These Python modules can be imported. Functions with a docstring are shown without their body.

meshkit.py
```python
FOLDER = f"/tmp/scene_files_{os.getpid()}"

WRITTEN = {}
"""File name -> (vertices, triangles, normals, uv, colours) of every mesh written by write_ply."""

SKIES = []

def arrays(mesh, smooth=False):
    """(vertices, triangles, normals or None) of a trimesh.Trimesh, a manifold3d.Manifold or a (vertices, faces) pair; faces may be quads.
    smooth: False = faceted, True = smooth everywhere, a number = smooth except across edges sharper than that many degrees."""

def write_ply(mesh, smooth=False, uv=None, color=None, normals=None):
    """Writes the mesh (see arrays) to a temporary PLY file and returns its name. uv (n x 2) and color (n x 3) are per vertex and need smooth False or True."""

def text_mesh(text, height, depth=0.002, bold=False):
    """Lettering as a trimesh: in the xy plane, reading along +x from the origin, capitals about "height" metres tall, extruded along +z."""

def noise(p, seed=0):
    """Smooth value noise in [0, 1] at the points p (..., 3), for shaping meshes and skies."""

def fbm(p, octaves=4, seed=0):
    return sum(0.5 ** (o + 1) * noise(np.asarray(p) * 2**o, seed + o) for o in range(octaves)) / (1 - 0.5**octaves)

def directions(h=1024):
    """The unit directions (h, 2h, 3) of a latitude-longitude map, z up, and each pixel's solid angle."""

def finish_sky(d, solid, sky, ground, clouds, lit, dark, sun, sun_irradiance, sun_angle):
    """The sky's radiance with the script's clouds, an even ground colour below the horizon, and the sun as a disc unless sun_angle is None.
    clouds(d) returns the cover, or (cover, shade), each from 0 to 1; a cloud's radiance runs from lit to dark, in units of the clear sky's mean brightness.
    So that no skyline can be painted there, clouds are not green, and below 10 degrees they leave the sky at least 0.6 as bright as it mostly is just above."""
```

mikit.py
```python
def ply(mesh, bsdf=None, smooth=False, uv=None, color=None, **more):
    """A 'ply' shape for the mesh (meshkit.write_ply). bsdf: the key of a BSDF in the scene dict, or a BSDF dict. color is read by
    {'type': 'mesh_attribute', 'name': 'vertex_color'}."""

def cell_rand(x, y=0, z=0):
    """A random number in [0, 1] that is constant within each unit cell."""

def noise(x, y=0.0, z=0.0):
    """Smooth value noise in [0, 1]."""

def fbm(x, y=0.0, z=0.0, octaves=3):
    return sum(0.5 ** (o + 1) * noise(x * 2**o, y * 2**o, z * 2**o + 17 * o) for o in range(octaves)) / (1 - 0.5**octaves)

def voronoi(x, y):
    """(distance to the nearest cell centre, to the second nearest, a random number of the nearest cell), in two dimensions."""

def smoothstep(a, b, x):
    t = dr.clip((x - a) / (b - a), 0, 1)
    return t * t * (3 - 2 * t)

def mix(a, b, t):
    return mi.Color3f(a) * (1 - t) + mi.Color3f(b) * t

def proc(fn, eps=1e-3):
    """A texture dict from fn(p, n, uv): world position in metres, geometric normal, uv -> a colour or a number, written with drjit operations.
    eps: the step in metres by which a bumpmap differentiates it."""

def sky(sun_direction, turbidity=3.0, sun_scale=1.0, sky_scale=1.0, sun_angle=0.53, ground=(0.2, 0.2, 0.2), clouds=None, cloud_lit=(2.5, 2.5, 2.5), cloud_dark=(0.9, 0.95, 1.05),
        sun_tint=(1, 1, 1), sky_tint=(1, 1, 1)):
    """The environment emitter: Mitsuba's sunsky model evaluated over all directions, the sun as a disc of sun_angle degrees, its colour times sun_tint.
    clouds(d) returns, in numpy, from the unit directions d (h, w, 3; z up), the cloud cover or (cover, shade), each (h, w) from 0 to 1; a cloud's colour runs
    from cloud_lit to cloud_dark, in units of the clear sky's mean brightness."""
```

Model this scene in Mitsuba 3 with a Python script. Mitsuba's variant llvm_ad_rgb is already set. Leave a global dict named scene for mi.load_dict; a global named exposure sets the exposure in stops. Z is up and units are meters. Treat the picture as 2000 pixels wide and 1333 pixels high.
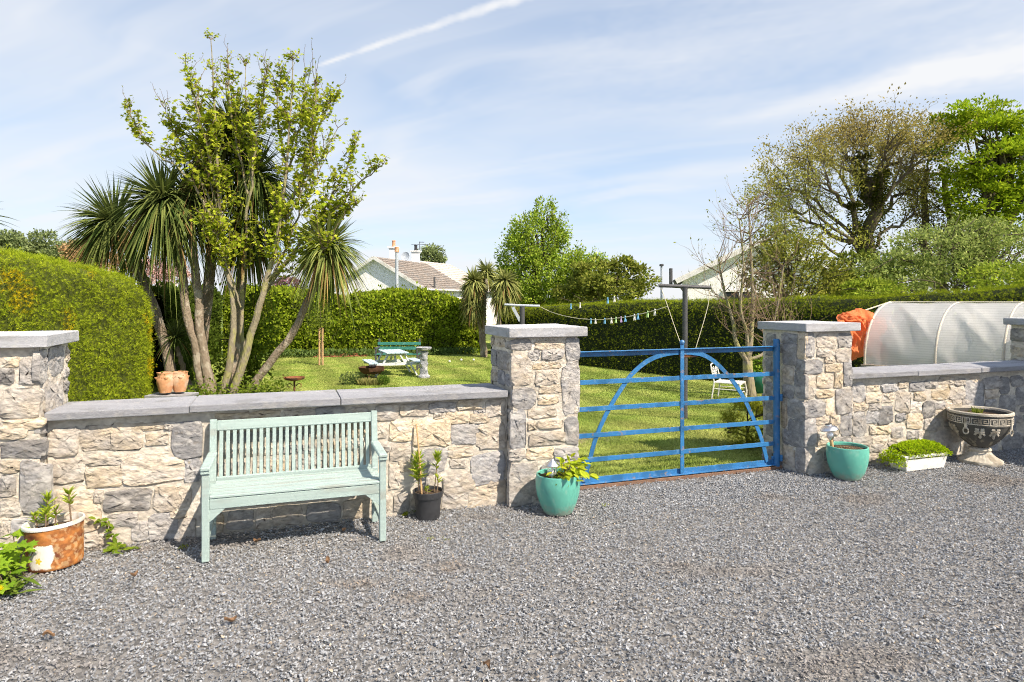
import math
import numpy as np
import trimesh
import drjit as dr
import mitsuba as mi
import mikit
import meshkit

T = mi.ScalarTransform4f
PI = math.pi
scene, labels = {}, {}

# ------------------------------------------------------------------ camera, sky, sun, exposure
FOC, EYE, HOR = 1280.0, 1.75, 585.0            # focal length and horizon in pixels of the 2000 px photograph, eye height in metres
scene['camera'] = {'type': 'perspective', 'fov': 2 * math.degrees(math.atan(1000 / FOC)), 'fov_axis': 'x',
                   'principal_point_offset_x': 0.0, 'principal_point_offset_y': (666.5 - HOR) / 1333.0,
                   'near_clip': 0.05, 'far_clip': 2000.0,
                   'to_world': T().look_at(origin=[0, 0, EYE], target=[0, 10, EYE], up=[0, 0, 1])}


def unit(v):
    v = np.asarray(v, float)
    return v / np.linalg.norm(v, axis=-1, keepdims=True)


def ray_dir(px, py):
    return unit([(px - 1000) / FOC, 1.0, -(py - HOR) / FOC])


def cirrus(d):
    x, y, z = d[..., 0], d[..., 1], d[..., 2]
    s = 1.0 / np.maximum(z + 0.12, 0.05)
    p = np.stack([x * s, y * s, 0 * x], -1)
    a = math.radians(-27)
    q = np.stack([(p[..., 0] * math.cos(a) + p[..., 1] * math.sin(a)) * 0.8, (-p[..., 0] * math.sin(a) + p[..., 1] * math.cos(a)) * 2.6, 0 * x], -1)
    warp = meshkit.fbm(p * 1.3 + 3.1, 3, 5)[..., None] * np.array([1.2, 1.6, 0])
    n1 = meshkit.fbm(q * 0.55 + warp + 11.3, 5, 1)
    n2 = meshkit.fbm(p * 0.7 + 2.7, 4, 9)
    n3 = meshkit.fbm(q * np.array([1.2, 3.5, 1]) + warp * 1.5, 4, 21)
    c = np.clip((n1 - 0.36) * 2.6, 0, 1) * 0.55 + np.clip((n2 - 0.33) * 2.2, 0, 1) * 0.42 + np.clip((n3 - 0.48) * 2.0, 0, 1) * 0.3
    c = 0.08 + 0.80 * c + 0.46 * np.exp(-np.maximum(z, 0) / 0.22)

    def trail(a, b, w, fade):
        a, b = ray_dir(*a), ray_dir(*b)
        nrm = unit(np.cross(a, b))
        along = unit(b - a * (a @ b))
        t = np.arctan2(d @ along, d @ a)
        off = np.arcsin(np.clip(d @ nrm, -1, 1))
        k = meshkit.fbm(np.stack([t * 60, off * 160, 0 * t], -1), 3, 4)
        ww = w * (0.45 + 0.9 * np.clip(t / 0.3, 0, 1.3)) * (0.8 + 0.5 * k)
        return np.exp(-(off / ww) ** 2 * 1.3) * np.clip((t + 0.01) / fade, 0, 1) * (d @ a > 0.2) * (0.75 + 0.4 * k)
    c = np.maximum(c, 0.95 * trail((580, 143), (1000, 0), 0.0085, 0.05))
    c = c + 0.40 * trail((1330, 262), (2000, 105), 0.016, 0.3) + 0.22 * trail((900, 190), (1700, 20), 0.05, 0.2)
    return np.clip(c, 0, 1)


SUN = np.array([0.74, -0.67, 0.98])
scene['sky'] = mikit.sky(SUN, turbidity=3.0, clouds=cirrus, cloud_lit=(1.95, 1.98, 2.04), cloud_dark=(1.4, 1.45, 1.5), ground=(0.22, 0.22, 0.18), sun_tint=(0.935, 0.98, 1.08))
exposure = 2.4

# ------------------------------------------------------------------ helpers
A19 = math.radians(19)
U2, N2, O2 = np.array([math.cos(A19), math.sin(A19)]), np.array([-math.sin(A19), math.cos(A19)]), np.array([0.0, 5.53])
RW = np.array([[U2[0], N2[0], 0], [U2[1], N2[1], 0], [0, 0, 1.0]])    # columns: along the wall (u), behind the wall (v), up


def W(u, v, z=0.0):
    """A point given along the wall, behind the wall's pillar fronts, and up."""
    q = O2 + u * U2 + v * N2
    return np.array([q[0], q[1], z])


def Wm(mesh):
    v, f = mesh
    return np.asarray(v) @ RW.T + np.array([O2[0], O2[1], 0]), f


def ss(a, b, x):
    t = np.clip((x - a) / (b - a), 0, 1)
    return t * t * (3 - 2 * t)


def lawn_z(x, y):
    v = x * N2[0] + (y - O2[1]) * N2[1]
    return -0.3 * ss(0.6, 7.0, v)


def at(px, py, Y):
    return np.array([(px - 1000) / FOC * Y, Y, EYE - (py - HOR) / FOC * Y])


def on_lawn(px, py):
    z = -0.2
    for _ in range(20):
        Y = (EYE - z) * FOC / (py - HOR)
        z = float(lawn_z((px - 1000) / FOC * Y, Y))
    return np.array([(px - 1000) / FOC * Y, Y, z])


def rng_of(seed):
    return np.random.default_rng(seed)


def number(key):
    if key not in scene and key not in labels:
        return key
    i = 1
    while f'{key}_{i:03d}' in scene or f'{key}_{i:03d}' in labels:
        i += 1
    return f'{key}_{i:03d}'


def thing(name, label, cat, group=None):
    k = number(name)
    labels[k] = {'label': label, 'category': cat}
    if group:
        labels[k]['group'] = group
    return k


def part(parent, name, mesh, mat, smooth=False, label=None, kind=None, **kw):
    k = number(f'{parent}__{name}')
    scene[k] = mikit.ply(mesh, mat, smooth=smooth, **kw)
    if label or kind:
        labels[k] = {**({'label': label} if label else {}), **({'kind': kind} if kind else {})}
    return k


def solo(name, mesh, mat, label, cat, group=None, smooth=False, **kw):
    k = thing(name, label, cat, group)
    scene[k] = mikit.ply(mesh, mat, smooth=smooth, **kw)
    return k


def struct(name, mesh, mat, label, smooth=False, kind='structure', **kw):
    labels[name] = {'label': label, 'kind': kind}
    scene[name] = mikit.ply(mesh, mat, smooth=smooth, **kw)
    return name


def join(meshes):
    vs, fs, n = [], [], 0
    for v, f in meshes:
        f = np.asarray(f)
        if f.shape[1] == 4:
            f = np.vstack([f[:, [0, 1, 2]], f[:, [0, 2, 3]]])
        vs.append(np.asarray(v, float)); fs.append(f + n); n += len(v)
    return np.vstack(vs), np.vstack(fs)


def hull(pts):
    m = trimesh.convex.convex_hull(np.asarray(pts, float))
    return np.array(m.vertices), np.array(m.faces)


def cbox(c, size, ch=0.004, R=None, jit=None):
    """A box with chamfered edges, centre c, in the frame of R's columns."""
    h = np.asarray(size, float) / 2
    ch = min(ch, 0.45 * h.min())
    p = []
    for sx in (-1, 1):
        for sy in (-1, 1):
            for sz in (-1, 1):
                s = np.array([sx, sy, sz])
                for k in range(3):
                    q = h - ch
                    q[k] = h[k]
                    p.append(s * q)
    v, f = hull(p)
    if jit is not None:
        v = v + jit.normal(0, ch * 0.25, v.shape)
    if R is not None:
        v = v @ np.asarray(R).T
    return v + np.asarray(c), f


def bar(p0, p1, w, h, up=(0, 0, 1), ch=0.003):
    """A chamfered bar from p0 to p1, w wide across and h high along up."""
    p0, p1 = np.asarray(p0, float), np.asarray(p1, float)
    d = p1 - p0
    L = np.linalg.norm(d)
    a = d / L
    b = np.cross(up, a)
    b /= np.linalg.norm(b)
    return cbox((p0 + p1) / 2, (L, w, h), ch, np.stack([a, b, np.cross(a, b)], 1))


def tube(points, radii, sides=8, cap=True):
    p = np.asarray(points, float)
    r = np.broadcast_to(np.asarray(radii, float), (len(p),))
    t = unit(np.gradient(p, axis=0) + 1e-12)
    ref = np.array([0, 0, 1.0]) if abs(t[:, 2]).mean() < 0.8 else np.array([1.0, 0.1, 0])
    a = unit(np.cross(t, ref) + 1e-12)
    b = np.cross(t, a)
    g = np.arange(sides) * 2 * PI / sides
    v = (p[:, None] + r[:, None, None] * (np.cos(g)[None, :, None] * a[:, None] + np.sin(g)[None, :, None] * b[:, None])).reshape(-1, 3)
    i, j = np.meshgrid(np.arange(len(p) - 1), np.arange(sides), indexing='ij')
    f = np.stack([i * sides + j, i * sides + (j + 1) % sides, (i + 1) * sides + (j + 1) % sides, (i + 1) * sides + j], -1).reshape(-1, 4)
    f = np.vstack([f[:, [0, 1, 2]], f[:, [0, 2, 3]]])
    if cap:
        n = len(v)
        v = np.vstack([v, p[:1], p[-1:]])
        k = np.arange(sides)
        f = np.vstack([f, np.stack([(k + 1) % sides, k, k * 0 + n], 1), np.stack([n - 2 - sides + k + 2 - 0 * k, (k + 1) % sides + (len(p) - 1) * sides, k * 0 + n + 1], 1) if False else np.stack([k + (len(p) - 1) * sides, (k + 1) % sides + (len(p) - 1) * sides, k * 0 + n + 1], 1)])
    return v, f


def lathe(profile, c=(0, 0, 0), sides=40, R=None, sx=1.0, sy=1.0, ripple=None):
    """Revolves (radius, z) points about z."""
    pr = np.asarray(profile, float)
    g = np.arange(sides) * 2 * PI / sides
    rr = pr[:, 0][:, None] * np.ones(sides)[None]
    if ripple is not None:
        rr = rr * (1 + ripple[:, None] * np.cos(g * ripple_n)[None]) if False else rr * ripple(g, pr[:, 1])
    v = np.stack([rr * np.cos(g) * sx, rr * np.sin(g) * sy, np.repeat(pr[:, 1][:, None], sides, 1)], -1).reshape(-1, 3)
    i, j = np.meshgrid(np.arange(len(pr) - 1), np.arange(sides), indexing='ij')
    f = np.stack([i * sides + j, i * sides + (j + 1) % sides, (i + 1) * sides + (j + 1) % sides, (i + 1) * sides + j], -1).reshape(-1, 4)
    if R is not None:
        v = v @ np.asarray(R).T
    return v + np.asarray(c), np.vstack([f[:, [0, 1, 2]], f[:, [0, 2, 3]]])


def disc_pts(r, z, n=24):
    g = np.arange(n) * 2 * PI / n
    return np.vstack([np.stack([r * np.cos(g), r * np.sin(g), 0 * g + z], 1), [[0, 0, z]]]), np.stack([np.arange(n), (np.arange(n) + 1) % n, 0 * np.arange(n) + n], 1)


def torus(c, R0, r, axis, n=24, m=8):
    axis = unit(axis)
    a = unit(np.cross(axis, [0.3, 0.2, 0.9]))
    b = np.cross(axis, a)
    g = np.linspace(0, 2 * PI, n + 1)
    return tube(np.asarray(c) + R0 * (np.cos(g)[:, None] * a + np.sin(g)[:, None] * b), r, m, cap=False)


def grid_mesh(P):
    """(n, m, 3) points -> mesh."""
    n, m = P.shape[:2]
    i, j = np.meshgrid(np.arange(n - 1), np.arange(m - 1), indexing='ij')
    f = np.stack([i * m + j, (i + 1) * m + j, (i + 1) * m + j + 1, i * m + j + 1], -1).reshape(-1, 4)
    return P.reshape(-1, 3), np.vstack([f[:, [0, 1, 2]], f[:, [0, 2, 3]]])


def rotz(a):
    return np.array([[math.cos(a), -math.sin(a), 0], [math.sin(a), math.cos(a), 0], [0, 0, 1.0]])


def bez(pts, n=12):
    """A smooth line through the points (Catmull-Rom)."""
    p = np.asarray(pts, float)
    p = np.vstack([2 * p[0] - p[1], p, 2 * p[-1] - p[-2]])
    out = []
    k = max(2, n // (len(p) - 3))
    for i in range(1, len(p) - 2):
        for t in np.arange(k) / k:
            a, b, c, d = p[i - 1:i + 3]
            out.append(0.5 * (2 * b + (c - a) * t + (2 * a - 5 * b + 4 * c - d) * t * t + (3 * b - a - 3 * c + d) * t ** 3))
    out.append(p[-2])
    return np.array(out)


# ------------------------------------------------------------------ materials
fbm, noise, smoothstep, mix, proc, vor = mikit.fbm, mikit.noise, mikit.smoothstep, mikit.mix, mikit.proc, mikit.voronoi
C3 = mi.Color3f


def two(b):
    return {'type': 'twosided', 'bsdf': b}


def pr(color, rough=0.8, spec=0.3, **kw):
    c = color if isinstance(color, dict) else {'type': 'rgb', 'value': list(color)}
    return {'type': 'principled', 'base_color': c, 'roughness': rough, 'specular': spec, **kw}


def bumped(b, fn, scale=1.0, eps=2e-3):
    return {'type': 'bumpmap', 'arbitrary': proc(fn, eps), 'scale': scale, 'bsdf': b}


def mottle(col, amp=0.25, f=8.0, col2=None, f2=40.0):
    def fn(p, n, uv):
        a = fbm(p.x * f, p.y * f, p.z * f) * (2 * amp) + (1 - amp)
        a = a * (1 - amp * 0.4 + amp * 0.8 * noise(p.x * f2, p.y * f2, p.z * f2))
        c = C3(*col) * a
        if col2 is not None:
            c = mix(c, C3(*col2), smoothstep(0.5, 0.68, fbm(p.x * f * 0.6 + 7, p.y * f * 0.6, p.z * f * 0.6)))
        return c
    return proc(fn)


def stone_col(p, n, uv):
    # uv.x: how warm the stone is, uv.y: how light
    big = fbm(p.x * 9, p.y * 9, p.z * 11)
    mid = fbm(p.x * 34, p.y * 34, p.z * 40)
    fine = noise(p.x * 150, p.y * 150, p.z * 150)
    warm = dr.clip(uv.x + (big - 0.5) * 0.8 * dr.minimum(1, uv.x * 2 + 0.35), 0, 1)
    c = mix(C3(0.335, 0.335, 0.345), C3(0.55, 0.455, 0.325), warm)
    c = c * (uv.y * (0.55 + 0.75 * mid) * (0.86 + 0.28 * fine))
    lich = smoothstep(0.50, 0.72, fbm(p.x * 13 + 5, p.y * 13, p.z * 13 + 2, 4))
    c = mix(c, C3(0.64, 0.615, 0.57), lich * 0.42)
    return mix(c, C3(0.16, 0.14, 0.12), smoothstep(0.66, 0.8, fbm(p.x * 26 + 9, p.y * 26, p.z * 26)) * 0.5)


def stone_bump(p, n, uv):
    return dr.abs(fbm(p.x * 13, p.y * 13, p.z * 19, 4) - 0.5) * 0.020 + fbm(p.x * 40, p.y * 40, p.z * 52, 4) * 0.013 + noise(p.x * 160, p.y * 160, p.z * 160) * 0.0022


scene['mat_stone'] = bumped(pr(proc(stone_col), 0.9, 0.2), stone_bump)


def mortar_col(p, n, uv):
    a = fbm(p.x * 7, p.y * 7, p.z * 7)
    c = mix(C3(0.47, 0.43, 0.365), C3(0.64, 0.60, 0.53), dr.clip(a * 2 - .5, 0, 1)) * (0.62 + 0.66 * fbm(p.x * 45, p.y * 45, p.z * 45))
    return mix(c, C3(0.40, 0.37, 0.33), smoothstep(0.55, 0.75, fbm(p.x * 4 + 3, p.y * 4, p.z * 4)) * 0.5)


scene['mat_mortar'] = bumped(pr(proc(mortar_col), 0.95, 0.1), lambda p, n, uv: fbm(p.x * 40, p.y * 40, p.z * 40, 4) * 0.012 + noise(p.x * 220, p.y * 220, p.z * 220) * 0.002)


def slab_col(p, n, uv):
    u = p.x * U2[0] + p.y * U2[1]
    a = fbm(u * 3, p.y * 14, p.z * 30)
    c = mix(C3(0.32, 0.33, 0.355), C3(0.46, 0.465, 0.48), a) * (0.88 + 0.26 * noise(u * 90, p.y * 120, p.z * 160)) * (0.93 + 0.14 * uv.y)
    c = mix(c, C3(0.24, 0.235, 0.22), smoothstep(0.55, 0.72, fbm(p.x * 6, p.y * 6, p.z * 9)) * 0.45)
    return mix(c, C3(0.52, 0.50, 0.46), smoothstep(0.6, 0.75, fbm(p.x * 17 + 4, p.y * 17, p.z * 17)) * 0.4)


scene['mat_cap'] = bumped(pr(proc(lambda p, n, uv: slab_col(p, n, uv) * C3(.93, .945, .97)), 0.8, 0.3), lambda p, n, uv: fbm(p.x * 25, p.y * 25, p.z * 40, 4) * 0.003 + noise(p.x * 200, p.y * 200, p.z * 200) * 0.0006)
scene['mat_slab'] = bumped(pr(proc(lambda p, n, uv: slab_col(p, n, uv) * C3(.62, .63, .66)), 0.8, 0.3), lambda p, n, uv: fbm(p.x * 25, p.y * 25, p.z * 40, 4) * 0.004 + noise(p.x * 200, p.y * 200, p.z * 200) * 0.0006)


def gravel_col(p, n, uv):
    # uv.x: which chip, uv.y: how light
    dirt = smoothstep(0.62, 0.78, fbm(p.x * 1.3 + 40, p.y * 1.9, 3.0)) * 0.5
    c = mix(C3(0.235, 0.253, 0.28), C3(0.335, 0.35, 0.373), uv.x)
    c = dr.select(uv.x > 0.97, C3(0.40, 0.34, 0.27), c)
    c = dr.select(uv.x > 0.9935, C3(0.55, 0.54, 0.52), c)
    c = c * (0.60 + 0.78 * uv.y) * (0.85 + 0.3 * noise(p.x * 160, p.y * 160, p.z * 160))
    c = c * (0.9 + 0.22 * fbm(p.x * 0.6, p.y * 0.6, 1.0))
    for x, y, rx, ry in ((-0.42, 4.30, .20, .13), (-0.62, 3.86, .13, .10), (-0.95, 4.05, .25, .08), (-2.9, 4.62, .5, .12)):
        e = dr.sqrt(dr.square((p.x - x) / rx) + dr.square((p.y - y) / ry)) + (fbm(p.x * 14, p.y * 14, 0.0) - 0.5) * 1.4
        dirt = dr.maximum(dirt, smoothstep(1.1, 0.3, e) * 0.7)
    return mix(c, C3(0.24, 0.19, 0.145) * (0.6 + 0.7 * uv.y), dirt)


scene['mat_gravel'] = pr(proc(gravel_col), 0.85, 0.25)
scene['mat_gravel_bed'] = bumped(pr(proc(lambda p, n, uv: mix(C3(0.10, 0.10, 0.10), C3(0.26, 0.255, 0.25), vor(p.x * 45, p.y * 45)[2])), 0.9, 0.1),
                                 lambda p, n, uv: vor(p.x * 45, p.y * 45)[0] * 0.01)


def stripes(p):
    # mown stripes, slanting away to the left, and worn patches by the gate
    s = dr.sin((p.x * 0.93 + p.y * 0.37) * (2 * PI / 1.15) + noise(p.x * 0.7, p.y * 0.7) * 1.5)
    return 1 + 0.15 * dr.clip(s * 1.6, -1, 1)


def lawn_mix(p):
    a = fbm(p.x * 1.7, p.y * 1.7, 2.0)
    b = fbm(p.x * 9, p.y * 9, 5.0)
    c = mix(C3(0.18, 0.255, 0.045), C3(0.32, 0.35, 0.10), dr.clip(a * 1.5 - 0.3 + (b - 0.5) * 0.5, 0, 1))
    u = p.x * U2[0] + (p.y - 5.53) * U2[1]
    v = p.x * N2[0] + (p.y - 5.53) * N2[1]
    e = dr.sqrt(dr.square((u - 1.3) / 0.75) + dr.square((v - 2.6) / 0.55))
    bare = smoothstep(1.25, 0.5, e + (b - 0.5) * 1.6)
    c = mix(c, C3(0.30, 0.245, 0.17), bare * 0.75)
    return c * stripes(p)


scene['mat_lawn'] = bumped(pr(proc(lambda p, n, uv: lawn_mix(p) * (0.62 + 0.7 * fbm(p.x * 40, p.y * 40, 0.0))), 0.95, 0.1), lambda p, n, uv: fbm(p.x * 55, p.y * 55, 0.0) * 0.03)
scene['mat_grass'] = two(pr(proc(lambda p, n, uv: lawn_mix(p) * (0.75 + 0.75 * uv.y)), 0.7, 0.2))
scene['mat_soil'] = bumped(pr(mottle((0.075, 0.055, 0.04), 0.5, 25), 0.95, 0.1), lambda p, n, uv: fbm(p.x * 60, p.y * 60, p.z * 60) * 0.02)
scene['mat_field'] = pr(mottle((0.09, 0.12, 0.035), 0.3, 0.4), 0.95, 0.1)

vc = {'type': 'mesh_attribute', 'name': 'vertex_color'}
scene['mat_leaf'] = {'type': 'principledthin', 'base_color': vc, 'roughness': 0.5, 'diff_trans': 0.75, 'eta': 1.4}
scene['mat_leaf_gloss'] = {'type': 'principledthin', 'base_color': vc, 'roughness': 0.32, 'diff_trans': 0.45, 'eta': 1.5}
scene['mat_shaded_core'] = pr(mottle((0.018, 0.025, 0.010), 0.5, 6), 0.95, 0.1)  # darker copy of the hedge core, with the right hedge's shade painted in
scene['mat_hedge_core'] = pr(mottle((0.06, 0.075, 0.018), 0.5, 6), 0.95, 0.1)


def bark(col, col2, fz=9.0):
    def fn(p, n, uv):
        a = fbm(p.x * 38, p.y * 38, p.z * fz)
        c = mix(C3(*col) * 0.6, C3(*col), a)
        return mix(c, C3(*col2), smoothstep(0.5, 0.66, fbm(p.x * 9, p.y * 9, p.z * 6 + 4)) * 0.8)
    return bumped(pr(proc(fn), 0.9, 0.15), lambda p, n, uv: fbm(p.x * 45, p.y * 45, p.z * fz) * 0.02)


scene['mat_palm_bark'] = bark((0.30, 0.245, 0.185), (0.40, 0.36, 0.29), 30.0)
scene['mat_pale_bark'] = bark((0.34, 0.30, 0.215), (0.34, 0.33, 0.13), 12.0)
scene['mat_dark_bark'] = bark((0.125, 0.105, 0.075), (0.16, 0.16, 0.075), 8.0)
scene['mat_twig'] = pr((0.20, 0.145, 0.10), 0.85, 0.2)


def paint(col, grain=0.12, chips=None, rough=0.45, weather=0.35):
    def fn(p, n, uv):
        u = p.x * U2[0] + p.y * U2[1]
        v = p.x * N2[0] + p.y * N2[1]
        g = fbm(u * 5, v * 70, p.z * 70)
        c = C3(*col) * (1 - grain + 2 * grain * g)
        w = smoothstep(0.56, 0.75, fbm(u * 3.5 + 11, v * 45, p.z * 9)) * weather
        return mix(c, C3(*(chips or (0.42, 0.42, 0.38))), w)
    return bumped(pr(proc(fn), rough, 0.35), lambda p, n, uv: fbm((p.x * U2[0] + p.y * U2[1]) * 8, (p.x * N2[0] + p.y * N2[1]) * 90, p.z * 60) * 0.0016)


scene['mat_bench'] = paint((0.335, 0.43, 0.415), 0.14, (0.28, 0.30, 0.27), 0.55, 0.65)
scene['mat_blue'] = pr(proc(lambda p, n, uv: mix(C3(0.032, 0.165, 0.39) * (0.82 + 0.3 * fbm(p.x * 12, p.y * 12, p.z * 12)), C3(0.14, 0.25, 0.40), smoothstep(0.58, 0.8, fbm(p.x * 40, p.y * 40, p.z * 22)) * 0.45) * (1 - 0.3 * smoothstep(.5, .7, fbm(p.x * 7, p.y * 7, p.z * 3))) + C3(.13, .02, -.12) * smoothstep(0.68, 0.73, fbm(p.x * 24 + 3, p.y * 24, p.z * 24, 4))), 0.38, 0.5)
scene['mat_sill'] = pr(mottle((0.20, 0.125, 0.09), 0.35, 14), 0.9, 0.1)
scene['mat_rust'] = pr(mottle((0.20, 0.085, 0.04), 0.4, 14, (0.09, 0.05, 0.035)), 0.85, 0.2)


def teal_col(p, n, uv):
    a = fbm(p.x * 10, p.y * 10, p.z * 10)
    c = C3(0.115, 0.40, 0.325) * (0.88 + 0.24 * a)
    c = mix(c, C3(0.30, 0.45, 0.38), smoothstep(0.6, 0.78, fbm(p.x * 30, p.y * 30, p.z * 14)) * 0.3)
    mud = smoothstep(.10, .0, p.z + (fbm(p.x * 26, p.y * 26, p.z * 26) - .5) * .13)
    return mix(c, C3(0.27, 0.24, 0.20), mud * .65)


scene['mat_teal'] = pr(proc(teal_col), 0.28, 0.5)
scene['mat_black_plastic'] = pr(mottle((0.035, 0.037, 0.042), 0.25, 20), 0.5, 0.4)
scene['mat_white_plastic'] = pr(mottle((0.74, 0.74, 0.71), 0.06, 9, (0.64, 0.62, 0.56)), 0.45, 0.4)
scene['mat_enamel'] = pr(mottle((0.72, 0.71, 0.68), 0.07, 20, (0.55, 0.46, 0.36)), 0.35, 0.5)
scene['mat_steel'] = {'type': 'roughconductor', 'material': 'Al', 'alpha': 0.22}
scene['mat_glass'] = {'type': 'thindielectric'}
scene['mat_iron'] = pr(mottle((0.075, 0.078, 0.085), 0.25, 14), 0.5, 0.4)
scene['mat_rope'] = pr((0.62, 0.58, 0.46), 0.9, 0.1)
scene['mat_terracotta'] = pr(mottle((0.58, 0.30, 0.165), 0.18, 12, (0.60, 0.42, 0.30)), 0.85, 0.2)
scene['mat_cane'] = pr(mottle((0.50, 0.33, 0.17), 0.2, 30), 0.6, 0.3)
scene['mat_white_paint'] = pr(mottle((0.74, 0.74, 0.72), 0.08, 6, (0.62, 0.60, 0.55)), 0.5, 0.35)

# ------------------------------------------------------------------ ground
def sheet(us, vs, zf, wall=True):
    uu, vv = np.meshgrid(us, vs, indexing='ij')
    x = O2[0] + uu * U2[0] + vv * N2[0]
    y = O2[1] + uu * U2[1] + vv * N2[1]
    return grid_mesh(np.stack([x, y, zf(x, y)], -1))


struct('gravel_drive', sheet(np.linspace(-14, 22, 37), np.linspace(-16, 0.42, 18), lambda x, y: 0 * x - 0.014), 'mat_gravel_bed', 'grey gravel bed of the drive in front of the stone wall')
struct('lawn', sheet(np.linspace(-16, 22, 60), np.linspace(0.42, 26, 80), lambda x, y: lawn_z(x, y) - 0.006), 'mat_lawn', 'mown striped lawn behind the stone wall', smooth=True)
struct('field', sheet(np.linspace(-900, 900, 10), np.linspace(20, 1500, 10), lambda x, y: 0 * x - 0.45), 'mat_field', 'flat green land beyond the garden hedges')


def seen(x, y, m):
    """Whether a spot on the ground lies in the picture or within m metres beside it."""
    return y > 0.8 and abs(x) < y * 0.7813 + m and y > 2.95 - m


# gravel chips: three patches a metre square, laid over the drive as turned copies
rg = rng_of(5)
CHIPS = [hull(rg.normal(0, 1, (8, 3)) / np.linalg.norm(rg.normal(0, 1, (8, 3)), axis=1, keepdims=True).mean() * np.array([1.0, 0.8, 0.55]) * 0.62) for _ in range(24)]


def gravel_patch(seed, n):
    r = rng_of(seed)
    vs, fs, uv, k = [], [], [], 0
    for i in range(n):
        v, f = CHIPS[r.integers(len(CHIPS))]
        q = r.normal(0, 1, 4); q /= np.linalg.norm(q)
        R = trimesh.transformations.quaternion_matrix(q)[:3, :3]
        flat = np.diag([1, 1, 0.8])
        s = 0.0085 * math.exp(r.normal(0, 0.28)) + 0.002
        v = (v * s * 1.12) @ R.T @ flat + np.array([r.uniform(-.5, .5), r.uniform(-.5, .5), r.uniform(-0.010, 0.006)])
        vs.append(v); fs.append(f + k); k += len(v)
        uv.append(np.repeat([[r.random(), r.random()]], len(v), 0))
    return np.vstack(vs), np.vstack(fs), np.vstack(uv)


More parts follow.
